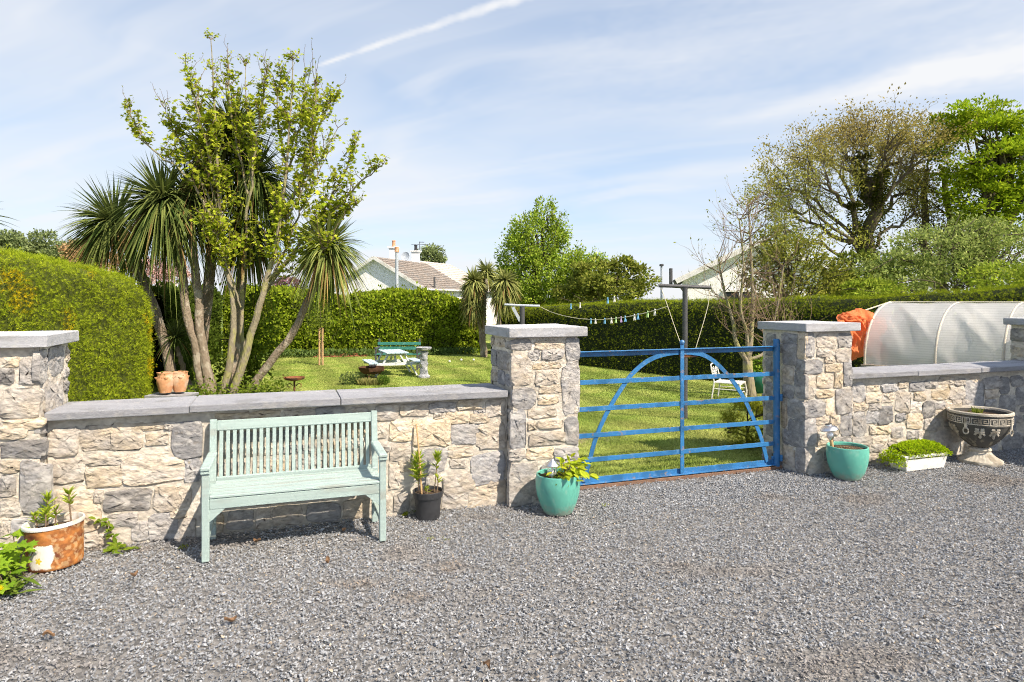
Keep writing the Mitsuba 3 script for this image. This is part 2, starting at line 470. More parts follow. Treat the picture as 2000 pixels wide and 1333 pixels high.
for k in range(3):
    v, f, uv = gravel_patch(100 + k, 4000)
    scene[f'gravel_patch_{"abc"[k]}'] = {'type': 'shapegroup', 'chips': mikit.ply((v, f), 'mat_gravel', uv=uv)}
rg, n = rng_of(8), 0
for iu in range(-6, 12):
    for iv in range(-6, 1):
        if iv == 0 and not (0 <= iu <= 3):
            continue
        u, v = iu + 0.5, iv + 0.62
        if iv == 0:
            u, v = iu * 0.8 + 1.1, 0.0
            if iu > 2:
                continue
        p = W(u, v)
        if not seen(p[0], p[1], 0.9):
            continue
        n += 1
        g = f'gravel_patch_{"abc"[rg.integers(3)]}'
        scene[f'gravel__{n:03d}'] = {'type': 'instance', 'sg': {'type': 'ref', 'id': g},
                                     'to_world': T().translate([float(p[0]), float(p[1]), 0.0 if iv < 0 else -0.003]).rotate([0, 0, 1], 19 + 90 * int(rg.integers(4)))}
labels['gravel'] = {'label': 'loose grey limestone chippings covering the whole drive', 'kind': 'stuff'}


def blades(seed, n, w, h):
    r = rng_of(seed)
    c = np.stack([r.uniform(-.5, .5, n), r.uniform(-.5, .5, n), np.zeros(n)], 1)
    a = r.uniform(0, 2 * PI, n)
    side = np.stack([np.cos(a), np.sin(a), 0 * a], 1) * (w * r.uniform(.6, 1.2, n))[:, None] / 2
    lean = np.stack([r.normal(0, .5, n), r.normal(0, .5, n), np.ones(n)], 1) * (h * r.uniform(.5, 1.2, n))[:, None]
    v = np.stack([c - side, c + side, c + lean], 1).reshape(-1, 3)
    uv = np.repeat(np.stack([r.random(n), r.random(n)], 1), 3, 0)
    return v, np.arange(3 * n).reshape(-1, 3), uv


for k, (n_, w_, h_) in enumerate(((7000, .006, .028), (7000, .006, .028), (2600, .014, .022), (2600, .014, .022))):
    v, f, uv = blades(200 + k, n_, w_, h_)
    scene[f'grass_patch_{"abcd"[k]}'] = {'type': 'shapegroup', 'blades': mikit.ply((v, f), 'mat_grass', uv=uv)}
n = 0
for iu in range(-12, 14):
    for iv in range(0, 20):
        u, v = iu + 0.5, iv + 0.96
        p = W(u, v)
        if not (abs(p[0]) < p[1] * 0.80 + 0.6 and p[1] < 25.5):
            continue
        if v < 4 and u < 0:          # hidden behind the wall
            continue
        n += 1
        z = float(lawn_z(p[0], p[1]))
        dz = (float(lawn_z(*W(u, v + .4)[:2])) - float(lawn_z(*W(u, v - .4)[:2]))) / 0.8
        g = ('ab' if v < 6.5 else 'cd')[int(rg.integers(2))]
        scene[f'lawn_grass__{n:03d}'] = {'type': 'instance', 'sg': {'type': 'ref', 'id': f'grass_patch_{g}'},
                                         'to_world': T().translate([float(p[0]), float(p[1]), z]).rotate([0, 0, 1], 19).rotate([1, 0, 0], math.degrees(math.atan(dz))).rotate([0, 0, 1], 90 * int(rg.integers(4)) if abs(dz) < .01 else 0)}
labels['lawn_grass'] = {'label': 'short mown grass blades of the striped lawn', 'kind': 'stuff'}

# ------------------------------------------------------------------ stone walls and pillars
LEFT_WALL = '''-336,66,-318,85,b -317,68,-296,85,k -298,67,-279,86,t -279,80,-264,85,t -264,80,-257,85,b -276,69,-262,77,t -259,58,-239,85,g -334,46,-315,63,k -316,57,-292,65,b -313,42,-291,55,t -291,41,-250,63,c -251,40,-240,57,l -332,10,-305,42,y -303,23,-273,38,x -271,20,-255,38,k -258,22,-247,37,c -309,31,-303,39,l -300,12,-281,21,l -285,1,-273,14,l -274,-1,-255,19,l -260,15,-250,19,b -316,0,-306,9,b -306,1,-298,8,c -255,-2,-244,14,b -230,84,-207,89,t -206,84,-185,89,t -181,84,-159,89,b -158,83,-136,90,g -133,83,-118,88,p -112,77,-93,89,p -91,80,-69,89,b -68,80,-46,89,l -44,82,-22,90,t -19,75,-2,89,b -101,59,-82,75,y -113,63,-103,74,b -81,53,-51,76,y -64,76,-54,81,p -55,71,-34,80,y -33,70,-16,78,t -50,53,-26,70,l -28,47,-2,70,b -100,43,-82,56,p -80,30,-53,51,l -52,42,-30,51,t -50,34,-37,41,b -32,17,-2,44,l -93,34,-80,44,b -111,52,-101,59,p -57,11,-29,28,b -17,14,-2,20,t -34,-2,-2,17,c -57,-1,-35,14,b -101,21,-93,41,c -97,1,-85,17,p -76,20,-68,27,l -29,77,-19,81,l'''
MID_PILLAR = '''0,132,17,141,g 21,132,47,139,t 50,122,63,141,g 15,123,25,131,l 28,123,48,132,l 0,102,18,127,k 20,115,45,120,o 21,102,42,114,k 46,73,63,120,l 0,82,22,100,g 25,94,45,101,t 24,85,42,92,o -1,48,12,81,l 15,74,40,81,t 15,64,22,70,t 24,64,46,71,t 16,50,48,60,p 49,49,62,72,g -2,39,12,48,l 14,38,38,47,y 39,36,62,46,l -2,0,24,37,p 26,-2,61,34,g'''
RIGHT_PILLAR = '''309,117,321,142,l 324,126,349,141,b 351,126,370,140,g 325,117,348,126,b 335,111,346,117,t 349,111,370,125,p 309,100,332,114,g 336,102,356,109,o 359,86,370,110,g 324,86,346,99,t 347,85,357,101,o 309,76,323,99,b 323,76,346,83,o 349,58,370,83,g 309,56,335,74,g 336,58,346,73,y 323,49,339,56,t 342,48,354,57,t 355,35,370,56,g 309,27,324,55,l 325,36,352,46,b 325,28,344,36,t 346,25,369,34,g 309,-1,333,25,b 334,7,370,23,g'''
RIGHT_PILLAR_SIDE = '''11,130,31,140,g 0,116,10,142,t 42,115,56,138,g 11,107,30,129,g -1,101,13,114,g 15,89,31,106,t -1,75,13,100,g 42,88,56,113,g 42,71,56,86,g 15,73,31,87,g -1,54,23,73,g 25,42,32,70,t 42,56,56,69,g 42,29,56,53,g -1,26,23,53,g 22,25,31,40,g 14,4,31,24,t -1,0,12,26,g'''
RIGHT_WALL = '''383,66,400,87,l 403,77,418,83,c 423,75,446,84,l 447,79,461,85,t 463,74,486,84,g 486,77,505,85,l 506,80,530,88,b 532,78,549,85,l 556,81,574,87,b 577,72,604,85,l 401,65,424,75,c 424,64,440,74,c 444,52,464,76,p 470,64,487,73,t 496,63,524,79,z 524,62,547,76,b 547,48,577,83,l 580,61,601,71,c 384,57,404,65,t 406,56,421,63,p 384,30,401,56,g 402,43,418,56,l 418,41,440,60,d 461,51,482,63,w 482,44,500,62,d 501,53,516,61,l 528,51,541,62,b 542,49,556,61,l 580,52,598,59,l 444,43,457,51,g 459,33,482,50,o 501,44,513,52,b 514,39,527,61,c 484,30,509,43,p 407,31,415,40,c 416,30,435,39,o 437,25,453,36,l 460,23,476,31,g 476,20,494,30,c 383,20,410,30,p 411,19,432,29,c 406,12,425,20,p 433,13,460,26,b 461,4,492,20,c 547,-2,562,11,y 603,65,619,85,g 621,73,644,85,g 603,44,630,63,g 631,51,645,71,g 564,38,585,46,b 501,8,526,28,b 501,-2,528,6,p 568,17,600,33,g 603,21,630,42,g 568,-2,600,15,l 607,-1,644,18,g'''
LEFT_PILLAR = '''-360,130,-350,136,t -360,119,-353,129,x -349,118,-338,136,l -360,95,-337,115,c -360,88,-336,94,y -360,69,-334,80,x -349,29,-332,66,g -360,59,-349,67,t -360,43,-352,57,p -360,30,-349,42,b -354,17,-333,28,l -360,16,-355,29,b'''
LEFT_PILLAR_SIDE = '''-2,118,13,140,g 17,120,50,141,g 7,96,51,119,b'''

# kind of stone: how warm, how light
TONE = {'g': (.07, .84), 'd': (.0, .62), 'x': (.08, .66), 'l': (.14, 1.05), 'k': (.45, 1.05), 't': (.72, 1.0), 'b': (.48, 1.1), 'c': (.55, 1.24), 'y': (.82, 1.22), 'o': (.98, .98), 'p': (.36, 1.02), 'w': (.25, 1.6), 'z': (.75, .85)}


def table(s):
    out = []
    for w in s.split():
        a = w.split(',')
        out.append(tuple(float(x) / 100 for x in a[:4]) + (a[4],))
    return out


def rubble(r, a0, a1, z0, z1, taken, tones, hrow=(.09, .2), wst=(.12, .34)):
    """Rough courses of stones in what the list of stones leaves free."""
    out, z = [], z0
    while z < z1 - 0.04:
        h = min(r.uniform(*hrow), z1 - z)
        a = a0
        while a < a1 - 0.04:
            w = min(r.uniform(*wst), a1 - a)
            q = (a + .012, z + .012 + r.uniform(0, .02), a + w - .012, z + h - .008 - r.uniform(0, .02))
            if a1 - a - w < 0.07:
                q = (q[0], q[1], a1 - .01, q[3]); w = a1 - a
            if q[2] - q[0] > .05 and q[3] - q[1] > .03 and all(q[2] < t[0] + .01 or q[0] > t[2] - .01 or q[3] < t[1] + .01 or q[1] > t[3] - .01 for t in taken):
                out.append(q + (tones[r.integers(len(tones))],))
            a += w
        z += h
    return out


def stone_mesh(r, box, org, ax, out, corner=False):
    """One rough stone, its box given along ax and up on the face through org that looks along out."""
    a0, z0, a1, z1, tone = box
    a0, z0, a1, z1 = a0 - .007, z0 - .006, a1 + .007, z1 + .006
    w, h = a1 - a0, z1 - z0
    ca, cz = (a0 + a1) / 2, (z0 + z1) / 2
    n = 16
    g = (np.arange(n) + r.uniform(-.25, .25, n)) * 2 * PI / n
    e = r.uniform(.26, .62) if not corner else .22
    x = np.sign(np.cos(g)) * np.abs(np.cos(g)) ** e
    y = np.sign(np.sin(g)) * np.abs(np.sin(g)) ** e
    wob = 1 + r.normal(0, .05, n)
    x, y = x * wob, y * wob
    x += y * r.normal(0, .07) * h / max(w, h); y += x * r.normal(0, .05) * w / max(w, h)
    lim = 1.03
    x, y = np.clip(x, -lim, lim) * w / 2, np.clip(y, -lim, lim) * h / 2
    proud = r.uniform(.005, .015)
    rings = ((1.0, -.03), (.995, proud * .55), (.94, proud * .95), (.62, proud + .003), (.25, proud + .004))
    tx, ty = r.normal(0, .02, 2)
    vs = []
    for k, (s, d) in enumerate(rings):
        m = min(w, h) / 2
        inset = (1 - s) * m if k < 3 else None
        fx = x * ((w / 2 - inset) / (w / 2)) if inset is not None else x * s
        fy = y * ((h / 2 - inset) / (h / 2)) if inset is not None else y * s
        dd = d + (r.normal(0, .0042, n) if k > 1 else (r.normal(0, .003, n) if k == 1 else 0)) + (fx * tx + fy * ty if k > 0 else 0)
        vs.append(np.stack([fx + (r.normal(0, .004, n) if k > 1 else 0), fy + (r.normal(0, .004, n) if k > 1 else 0), np.broadcast_to(dd, (n,))], 1))
    v = np.vstack(vs + [[[0, 0, proud + .008 + r.normal(0, .004)]]])
    i, j = np.meshgrid(np.arange(len(rings) - 1), np.arange(n), indexing='ij')
    f = np.stack([i * n + j, i * n + (j + 1) % n, (i + 1) * n + (j + 1) % n, (i + 1) * n + j], -1).reshape(-1, 4)
    k = np.arange(n)
    f = np.vstack([f[:, [0, 1, 2]], f[:, [0, 2, 3]], np.stack([k + (len(rings) - 1) * n, (k + 1) % n + (len(rings) - 1) * n, 0 * k + len(rings) * n], 1)])
    ax, out, org = np.asarray(ax, float), np.asarray(out, float), np.asarray(org, float)
    P = org + (ca + v[:, :1]) * ax + (cz + v[:, 1:2]) * np.array([0, 0, 1.0]) + v[:, 2:3] * out
    wm, li = TONE[tone]
    uv = np.repeat([[np.clip(wm + r.normal(0, .07), 0, 1), np.clip(li * (1 + r.normal(0, .07)), .3, 1.8)]], len(P), 0)
    if np.dot(np.cross(ax, [0, 0, 1.0]), out) < 0:
        f = f[:, ::-1]
    return (P, f), uv


def stones(parent, r, boxes, org, ax, out, corner=False):
    for b in boxes:
        m, uv = stone_mesh(r, b, org, ax, out, corner)
        part(parent, 'stone', m, 'mat_stone', smooth=True, uv=uv)


U3, N3 = np.array([U2[0], U2[1], 0]), np.array([N2[0], N2[1], 0])


def rough_panel(org, ax, out, a0, a1, z0, z1, step=.05, amp=.006):
    na, nz = max(2, int((a1 - a0) / step)), max(2, int((z1 - z0) / step))
    aa, zz = np.meshgrid(np.linspace(a0, a1, na), np.linspace(z0, z1, nz), indexing='ij')
    P = np.asarray(org) + aa[..., None] * ax + zz[..., None] * np.array([0, 0, 1.0])
    d = (meshkit.fbm(P * 9.0, 3) - .5) * 2 * amp
    P = P + d[..., None] * out
    v, f = grid_mesh(P)
    if np.dot(np.cross(ax, [0, 0, 1.0]), out) < 0:
        f = f[:, ::-1]
    return v, f


def core(u0, u1, v0, v1, z0, z1):
    return join([rough_panel(W(0, v0), U3, -N3, u0, u1, z0, z1), rough_panel(W(0, v1), U3, N3, u0, u1, z0, z1),
                 rough_panel(W(u0, 0), N3, -U3, v0, v1, z0, z1), rough_panel(W(u1, 0), N3, U3, v0, v1, z0, z1),
                 (np.array([W(u0, v0, z1), W(u1, v0, z1), W(u1, v1, z1), W(u0, v1, z1)]), np.array([[0, 1, 2, 3]]))])


GREYS = 'glkglpbt'


def pillar(label, u0, u1, front, left, right, seed, capbox):
    r = rng_of(seed)
    k = thing('stone_pillar', label, 'gate pillar', 'square stone pillars with slab caps')
    d = u1 - u0 if u1 - u0 < .7 else .62
    part(k, 'mortar_core', core(u0 + .012, u1 - .012, .012, d - .012, -.1, 1.425), 'mat_mortar', smooth=35)
    O = W(0, 0)
    fr = list(front)
    fr += rubble(r, u0, u1, -.02, 1.41, fr, GREYS)
    stones(k, r, fr, W(0, .012), U3, -N3)
    for side, u, o in ((left, u0 + .012, -U3), (right, u1 - .012, U3)):
        s = list(side)
        s += rubble(r, 0.0, d, -.02, 1.41, s, 'ggglgktb')
        stones(k, r, s, W(u, 0), N3, o)
    stones(k, r, rubble(r, u0, u1, -.02, 1.41, [], GREYS, (.15, .28), (.2, .4)), W(0, d - .012), U3, N3)
    c0, c1, cv0, cv1 = capbox
    part(k, 'cap', Wm(cbox(((c0 + c1) / 2, (cv0 + cv1) / 2, 1.4685), (c1 - c0, cv1 - cv0, .085), .006, jit=r)), 'mat_cap')
    return k


def stone_wall(label, u0, u1, listed, seed, joints, hidden):
    r = rng_of(seed)
    k = thing('stone_wall', label, 'wall')
    part(k, 'mortar_core', core(u0, u1, .13, .52, -.1, .918), 'mat_mortar', smooth=35)
    bx = list(listed)
    bx += rubble(r, u0 + .02, u1 - .02, -.01, .9, bx, hidden, (.1, .2), (.12, .32))
    stones(k, r, bx, W(0, .13), U3, -N3)
    stones(k, r, rubble(r, u0 + .02, u1 - .02, -.35, .9, [], 'gltbkb', (.16, .28), (.25, .5)), W(0, .52), U3, N3)
    for a, b in zip(joints[:-1], joints[1:]):
        dz = r.normal(0, .0015)
        v, f = cbox(((a + b) / 2, .31 + r.normal(0, .003), .9475 + dz), (b - a - .005, .54, .055), .005, jit=r)
        part(k, 'coping_slab', Wm((v, f)), 'mat_slab')
    return k


pillar('stone pillar at the left edge behind the rusty planter, lit on its right side', -4.0, -3.37, [b for b in table(LEFT_PILLAR)], table(LEFT_PILLAR_SIDE)[:0], table(LEFT_PILLAR_SIDE), 11, (-4.05, -3.321, -.05, .67))
pillar('stone pillar left of the blue gate with a green pot at its foot', 0.0, .62, table(MID_PILLAR), [], [], 12, (-.04, .68, -.05, .67))
pillar('stone pillar right of the blue gate, its gate side dark', 3.08, 3.70, table(RIGHT_PILLAR), table(RIGHT_PILLAR_SIDE), [], 13, (3.06, 3.765, -.05, .665))
pillar('shaded stone pillar cut off by the right edge of the picture', 6.94, 7.56, [], [], [], 14, (6.89, 7.61, -.05, .67))
stone_wall('low rubble stone wall behind the green bench, topped with grey coping slabs', -3.37, 0.0, table(LEFT_WALL), 21, (-3.368, -2.47, -1.40, -.02), 'bkltpcby')
stone_wall('low rubble stone wall right of the gate behind the white trough and urn', 3.70, 6.94, table(RIGHT_WALL), 22, (3.702, 4.66, 5.62, 6.93), 'lgbpktlc')

# unseen building added right of the frame to shade the end of the wall
ob = thing('shade_building', 'unseen building added to cast shade on the right end of the wall', 'building')
part(ob, 'wall', Wm(cbox((8.35, -2.2, 1.35), (2.6, 1.9, 2.9), .01)), 'mat_white_paint')
part(ob, 'roof', Wm(hull([(6.98, -3.22, 2.8), (9.75, -3.22, 2.8), (6.98, -1.18, 2.8), (9.75, -1.18, 2.8), (6.98, -3.22, 2.86), (9.75, -3.22, 2.86), (6.98, -1.18, 2.86), (9.75, -1.18, 2.86), (6.98, -2.2, 3.5), (9.75, -2.2, 3.5)])), 'mat_slab')

# ------------------------------------------------------------------ blue field gate
g = thing('field_gate', 'bright blue metal field gate with arched brace between two stone pillars', 'gate')
V = .31


def gbar(u0, z0, u1, z1, w, t, v=V, ch=.002):
    return bar(W(u0, v, z0), W(u1, v, z1), t, w, up=(0, 0, 1) if abs(u1 - u0) > 1e-6 else U3, ch=ch)


part(g, 'top_rail', join([gbar(.64, 1.235, 3.0, 1.237, .046, .008, V + .022), bar(W(.64, V - .002, 1.262), W(3.0, V - .002, 1.264), .056, .007, ch=.002)]), 'mat_blue')
for z in (.977, .727, .480, .254):
    part(g, 'rail', gbar(.64, z, 2.975, z + .002, .044, .010), 'mat_blue')
part(g, 'bottom_rail', join([gbar(.64, .062, 2.99, .064, .046, .008, V + .022), bar(W(.64, V - .002, .036), W(2.99, V - .002, .038), .056, .007, ch=.002)]), 'mat_blue')
part(g, 'hinge_post', tube([W(3.015, V + .005, .02), W(3.015, V + .005, 1.33), W(3.015, V + .005, 1.338)], [.034, .034, .026], 14), 'mat_blue', smooth=40)
part(g, 'latch_post', tube([W(.66, V + .005, .02), W(.66, V + .005, 1.30)], .03, 12), 'mat_blue', smooth=40)
part(g, 'centre_post', join([gbar(1.865, .05, 1.865, 1.315, .042, .010, V - .012), lathe([(.0, 0), (.02, .002), (.026, .018), (.018, .036), (0, .042)], W(1.865, V - .012, 1.312), 12)]), 'mat_blue')
ARCH = bez([(.818, .05), (.873, .235), (.95, .475), (1.08, .72), (1.243, .945), (1.34, 1.05), (1.491, 1.155), (1.667, 1.212), (1.84, 1.228), (2.02, 1.218), (2.14, 1.19), (2.27, 1.115), (2.40, 1.0), (2.511, .88), (2.63, .71), (2.735, .51), (2.82, .335), (2.905, .07)], 70)
av, i = [], 0
tt = unit(np.gradient(ARCH, axis=0))
nn = np.stack([-tt[:, 1], tt[:, 0]], 1)
for k, (q, m) in enumerate(zip(ARCH, nn)):
    for s, dv in ((-.021, .006), (.021, .006), (.021, .015), (-.021, .015)):
        av.append(W(q[0] + m[0] * s, V + dv, q[1] + m[1] * s))
af = [[k * 4 + j, k * 4 + (j + 1) % 4, k * 4 + 4 + (j + 1) % 4, k * 4 + 4 + j] for k in range(len(ARCH) - 1) for j in range(4)]
part(g, 'arched_brace', (np.array(av), np.array(af)), 'mat_blue')
part(g, 'hinge', join([bar(W(2.93, V + .0, .735), W(3.075, V + .02, .735), .02, .03), tube([W(3.035, V - .04, .70), W(3.035, V - .04, .77)], .016, 8)]), 'mat_blue')
part(g, 'hinge', join([bar(W(2.95, V + .0, .11), W(3.075, V + .02, .11), .02, .03), tube([W(3.035, V - .04, .08), W(3.035, V - .04, .14)], .016, 8)]), 'mat_blue')
part(g, 'spring_catch', tube([W(1.87, V + .03, 1.19), W(2.07, V + .03, 1.188)], .015, 8), 'mat_rust', smooth=30, label='short rusty steel cylinder under the top rail')
solo('timber_sill', Wm(cbox((1.86, .335, .004), (2.42, .10, .04), .006)), 'mat_sill', 'brown weathered timber sill on the ground under the blue gate', 'sill')

# ------------------------------------------------------------------ garden bench
b = thing('garden_bench', 'pale mint green slatted wooden bench standing on the gravel against the stone wall', 'bench')
B0, B1, BF, BB = -2.31, -1.14, -.425, .015


def bb(u, v, z, su, sv, sz, ch=.004, R=None):
    return Wm(cbox((u, v, z), (su, sv, sz), ch, R))


for u in (B0, B1):
    part(b, 'front_leg', bb(u, BF, .305, .046, .046, .61), 'mat_bench')
    part(b, 'back_leg', join([Wm(bar((u, BB, 0), (u, BB, .43), .046, .046, up=(0, 1, 0))), Wm(bar((u, BB, .41), (u, BB + .062, .862), .046, .044, up=(0, 1, 0)))]), 'mat_bench')
    part(b, 'arm_rest', join([bb(u, (BF + BB) / 2 - .02, .622, .062, BB - BF + .05, .026, .006), bb(u, BF - .012, .598, .06, .05, .024, .008)]), 'mat_bench')
    part(b, 'side_rail', bb(u, (BF + BB) / 2, .375, .03, BB - BF - .05, .07), 'mat_bench')
    part(b, 'stretcher', bb(u, (BF + BB) / 2, .14, .03, BB - BF - .05, .04), 'mat_bench')
    s = 1 if u == B0 else -1
    cu = [(0, 0)] + [(.085 * math.cos(t) + .0, -.075 + .075 * (1 - math.sin(t))) for t in np.linspace(0.15, PI / 2, 7)]
    tri = np.array([(u + s * .023, BF + .0, .345), (u + s * .12, BF, .345), (u + s * .09, BF, .322), (u + s * .06, BF, .305), (u + s * .042, BF, .275), (u + s * .023, BF, .262)])
    part(b, 'corner_bracket', Wm(hull(np.vstack([tri - [0, .012, 0], tri + [0, .012, 0]]))), 'mat_bench')
um, uw = (B0 + B1) / 2, B1 - B0
part(b, 'seat_rail', bb(um, BF - .002, .380, uw - .046, .026, .070), 'mat_bench')
part(b, 'seat_rail', bb(um, BB, .375, uw - .046, .026, .070), 'mat_bench')
for k in range(5):
    v0 = BF - .004 + k * .087
    part(b, 'seat_slat', bb(um, v0 + .02, .428 - .002 * k, uw - (.046 if k in (0, 4) else .0), .072, .02, .006), 'mat_bench')
tilt = math.atan(.062 / .45)
part(b, 'back_rail', Wm(cbox((um, BB + .054, .815), (uw - .046, .028, .075), .005, np.array([[1, 0, 0], [0, math.cos(tilt), math.sin(tilt)], [0, -math.sin(tilt), math.cos(tilt)]]))), 'mat_bench')
part(b, 'back_rail', bb(um, BB + .006, .425, uw - .046, .028, .045), 'mat_bench')
for k in range(24):
    u = B0 + .05 + (uw - .1) * (k + .1) / 23.2
    part(b, 'back_slat', Wm(bar((u, BB + .006, .43), (u, BB + .050, .80), .026, .012, up=(0, 1, 0), ch=.002)), 'mat_bench')

# ------------------------------------------------------------------ foliage helpers
RHOMB = (np.array([[0, 0, 0], [.28, .45, .04], [0, 1, 0], [-.28, .45, .04]]), np.array([[0, 1, 2], [0, 2, 3]]))
OVAL = (np.array([[0, 0, 0], [.2, .25, .03], [.22, .6, .03], [0, 1, -.08], [-.22, .6, .03], [-.2, .25, .03]]), np.array([[0, 1, 2], [0, 2, 3], [0, 3, 4], [0, 4, 5]]))
FROND = (np.array([[-.05, 0, 0], [.05, 0, 0], [0, 1, -.1], [.0, .15, 0], [.12, .2, 0], [.5, .75, .05], [0, .2, 0], [-.12, .15, 0], [-.5, .7, .05]]), np.array([[0, 1, 2], [3, 4, 5], [6, 8, 7]]))
LANCE = (np.array([[-.02, 0, 0], [.02, 0, 0], [.11, .4, .04], [0, 1, -.06], [-.11, .4, .04]]), np.array([[0, 1, 2], [0, 2, 3], [0, 3, 4]]))
_lob = [(0, 1.0), (.13, .72), (.40, .78), (.30, .5), (.5, .3), (.22, .22), (.05, 0), (-.05, 0), (-.22, .22), (-.5, .3), (-.30, .5), (-.40, .78), (-.13, .72)]
MAPLE = (np.array([[0, .42, .05]] + [[x, y, -.05 if abs(x) > .35 else 0] for x, y in _lob]), np.array([[0, 1 + (i + 1) % 13, 1 + i] for i in range(13)]))


def rvec(r, n):
    return unit(r.normal(0, 1, (n, 3)))


class Leaves:
    def __init__(self):
        self.v, self.f, self.c, self.n = [], [], [], 0

    def add(self, tmpl, pos, fwd, nrm, size, col):
        t, tf = tmpl
        fwd = unit(fwd)
        side = unit(np.cross(fwd, nrm) + 1e-9)
        nn = np.cross(side, fwd)
        size = np.broadcast_to(size, (len(pos),))[:, None, None]
        v = pos[:, None] + size * (t[None, :, 0:1] * side[:, None] + t[None, :, 1:2] * fwd[:, None] + t[None, :, 2:3] * nn[:, None])
        k = len(t)
        self.v.append(v.reshape(-1, 3))
        self.f.append((tf[None] + (np.arange(len(pos)) * k)[:, None, None]).reshape(-1, 3) + self.n)
        self.c.append(np.repeat(np.broadcast_to(col, (len(pos), 3)), k, 0))
        self.n += k * len(pos)

    def strips(self, P, side, wid, col):
        """P (n, m, 3) midlines, side (n, 3), wid (m,) profile times (n,) width."""
        n, m = P.shape[:2]
        w = wid[0][None, :, None] * np.broadcast_to(wid[1], (n,))[:, None, None] / 2
        L, R = P - side[:, None] * w, P + side[:, None] * w
        v = np.stack([L, R], 2).reshape(n, 2 * m, 3)
        i = np.arange(m - 1)
        f = np.vstack([np.stack([2 * i, 2 * i + 1, 2 * i + 3], 1), np.stack([2 * i, 2 * i + 3, 2 * i + 2], 1)])
        self.v.append(v.reshape(-1, 3))
        self.f.append((f[None] + (np.arange(n) * 2 * m)[:, None, None]).reshape(-1, 3) + self.n)
        self.c.append(np.repeat(col, 2 * m, 0))
        self.n += n * 2 * m

    def put(self, parent, name, mat='mat_leaf', **kw):
        return part(parent, name, (np.vstack(self.v), np.vstack(self.f)), mat, color=np.clip(np.vstack(self.c), 0, 1), **kw)


def tint(r, n, a, b, jit=.12):
    t = r.random((n, 1))
    return (np.asarray(a) * (1 - t) + np.asarray(b) * t) * (1 + r.normal(0, jit, (n, 1)))


def whorl(L, r, base, h, n, size, col, stem_col=None, lean=(0, 0), start=.35):
    """The leaves of an upright lily-like shoot."""
    t = start + (1 - start) * np.sqrt(r.random(n))
    g = np.arange(n) * 2.4
    pos = base + np.stack([lean[0] * t, lean[1] * t, h * t], 1)
    fwd = np.stack([np.cos(g), np.sin(g), .35 + 1.3 * t ** 3], 1)
    L.add(LANCE, pos, fwd, np.tile([0, 0, 1.0], (n, 1)) + r.normal(0, .3, (n, 3)), 1.7 * size * (1.15 - .5 * t) * r.uniform(.8, 1.2, n), col)


# ------------------------------------------------------------------ pots and planters on the gravel
def tin_col(p, n, uv):
    dx, dy = p.x - TIN[0], p.y - TIN[1]
    ang = dr.atan2(dx, -dy)                                   # 0 towards the camera, grows to the right
    wear = fbm(p.x * 16, p.y * 16, p.z * 22)
    fine = fbm(p.x * 60, p.y * 60, p.z * 45)
    rust = mix(C3(0.15, 0.05, 0.022), C3(0.48, 0.19, 0.05), dr.clip(wear * 2.0 - .5, 0, 1)) * (.7 + .6 * fine)
    rust = mix(rust, C3(0.66, 0.50, 0.27), smoothstep(.5, .66, fbm(p.x * 38 + 3, p.y * 38, p.z * 30, 4)) * smoothstep(.1, .5, ang) * .4)
    rust = rust * (.55 + .45 * smoothstep(.0, .05, p.z + (wear - .5) * .06))
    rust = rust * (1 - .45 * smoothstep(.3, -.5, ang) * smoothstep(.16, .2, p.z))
    inside = smoothstep(-.50, -.36, ang + (fine - .5) * .18 + (wear - .5) * .5) * smoothstep(.50, .42, ang + (fine - .5) * .12 + (wear - .5) * .25) * smoothstep(.015, .03, p.z + (fine - .5) * .03) * smoothstep(.178, .165, p.z + (wear - .5) * .10)
    c = mix(rust, C3(0.74, 0.72, 0.66), inside)
    fa, fz = (ang + .02) * .17, p.z - .075
    rr = dr.sqrt(fa * fa + fz * fz)
    pet = .012 + .013 * dr.abs(dr.cos(dr.atan2(fz, fa) * 2.5))
    return mix(c, C3(0.62, 0.50, 0.05), smoothstep(pet, pet - .004, rr) * inside)


TIN = np.array([-3.02, 4.34, 0.0])
scene['mat_tin'] = bumped(pr(proc(tin_col), 0.6, 0.35), lambda p, n, uv: fbm(p.x * 50, p.y * 50, p.z * 50) * 0.003)
k = thing('rusty_planter', 'rusty oval metal tub planter with white rim and white daisy patch beside the left pillar', 'planter')
Rt = trimesh.transformations.rotation_matrix(math.radians(-3.5), [0.2, 1, 0])[:3, :3]
part(k, 'tub', lathe([(.0, .004), (.145, .004), (.152, .0), (.156, .012), (.162, .16), (.1655, .175), (.165, .19), (.1615, .20), (.169, .272), (.163, .272), (.158, .2), (.15, .1)], TIN, 56, Rt), 'mat_tin', smooth=40)
part(k, 'rim', lathe([(.165, .262), (.174, .264), (.177, .275), (.173, .287), (.166, .289), (.160, .283), (.157, .25), (.155, .215)], TIN, 56, Rt), 'mat_enamel', smooth=40, label='white enamel rim with worn edge')
v, f = disc_pts(.156, .232)
part(k, 'soil', (v @ Rt.T + TIN, f), 'mat_soil')


def shoots(name, label, group, base, spec, cols, seed):
    r = rng_of(seed)
    k = thing(name, label, 'plant', group)
    st = []
    L = Leaves()
    for dx, dy, h, n, size, lx, ly, start in spec:
        bpt = np.asarray(base) + [dx, dy, 0]
        st.append(tube(bez([bpt, bpt + [lx * .5 + r.normal(0, .004), ly * .5, h * .5], bpt + [lx, ly, h]], 6), [.006, .0055, .005, .0045, .004, .004, .003][:7] if False else .005, 6))
        whorl(L, r, bpt, h, n, size, tint(r, n, *cols), lean=(lx, ly), start=start)
    part(k, 'stem', join(st), 'mat_twig', smooth=True)
    L.put(k, 'leaves')
    return k


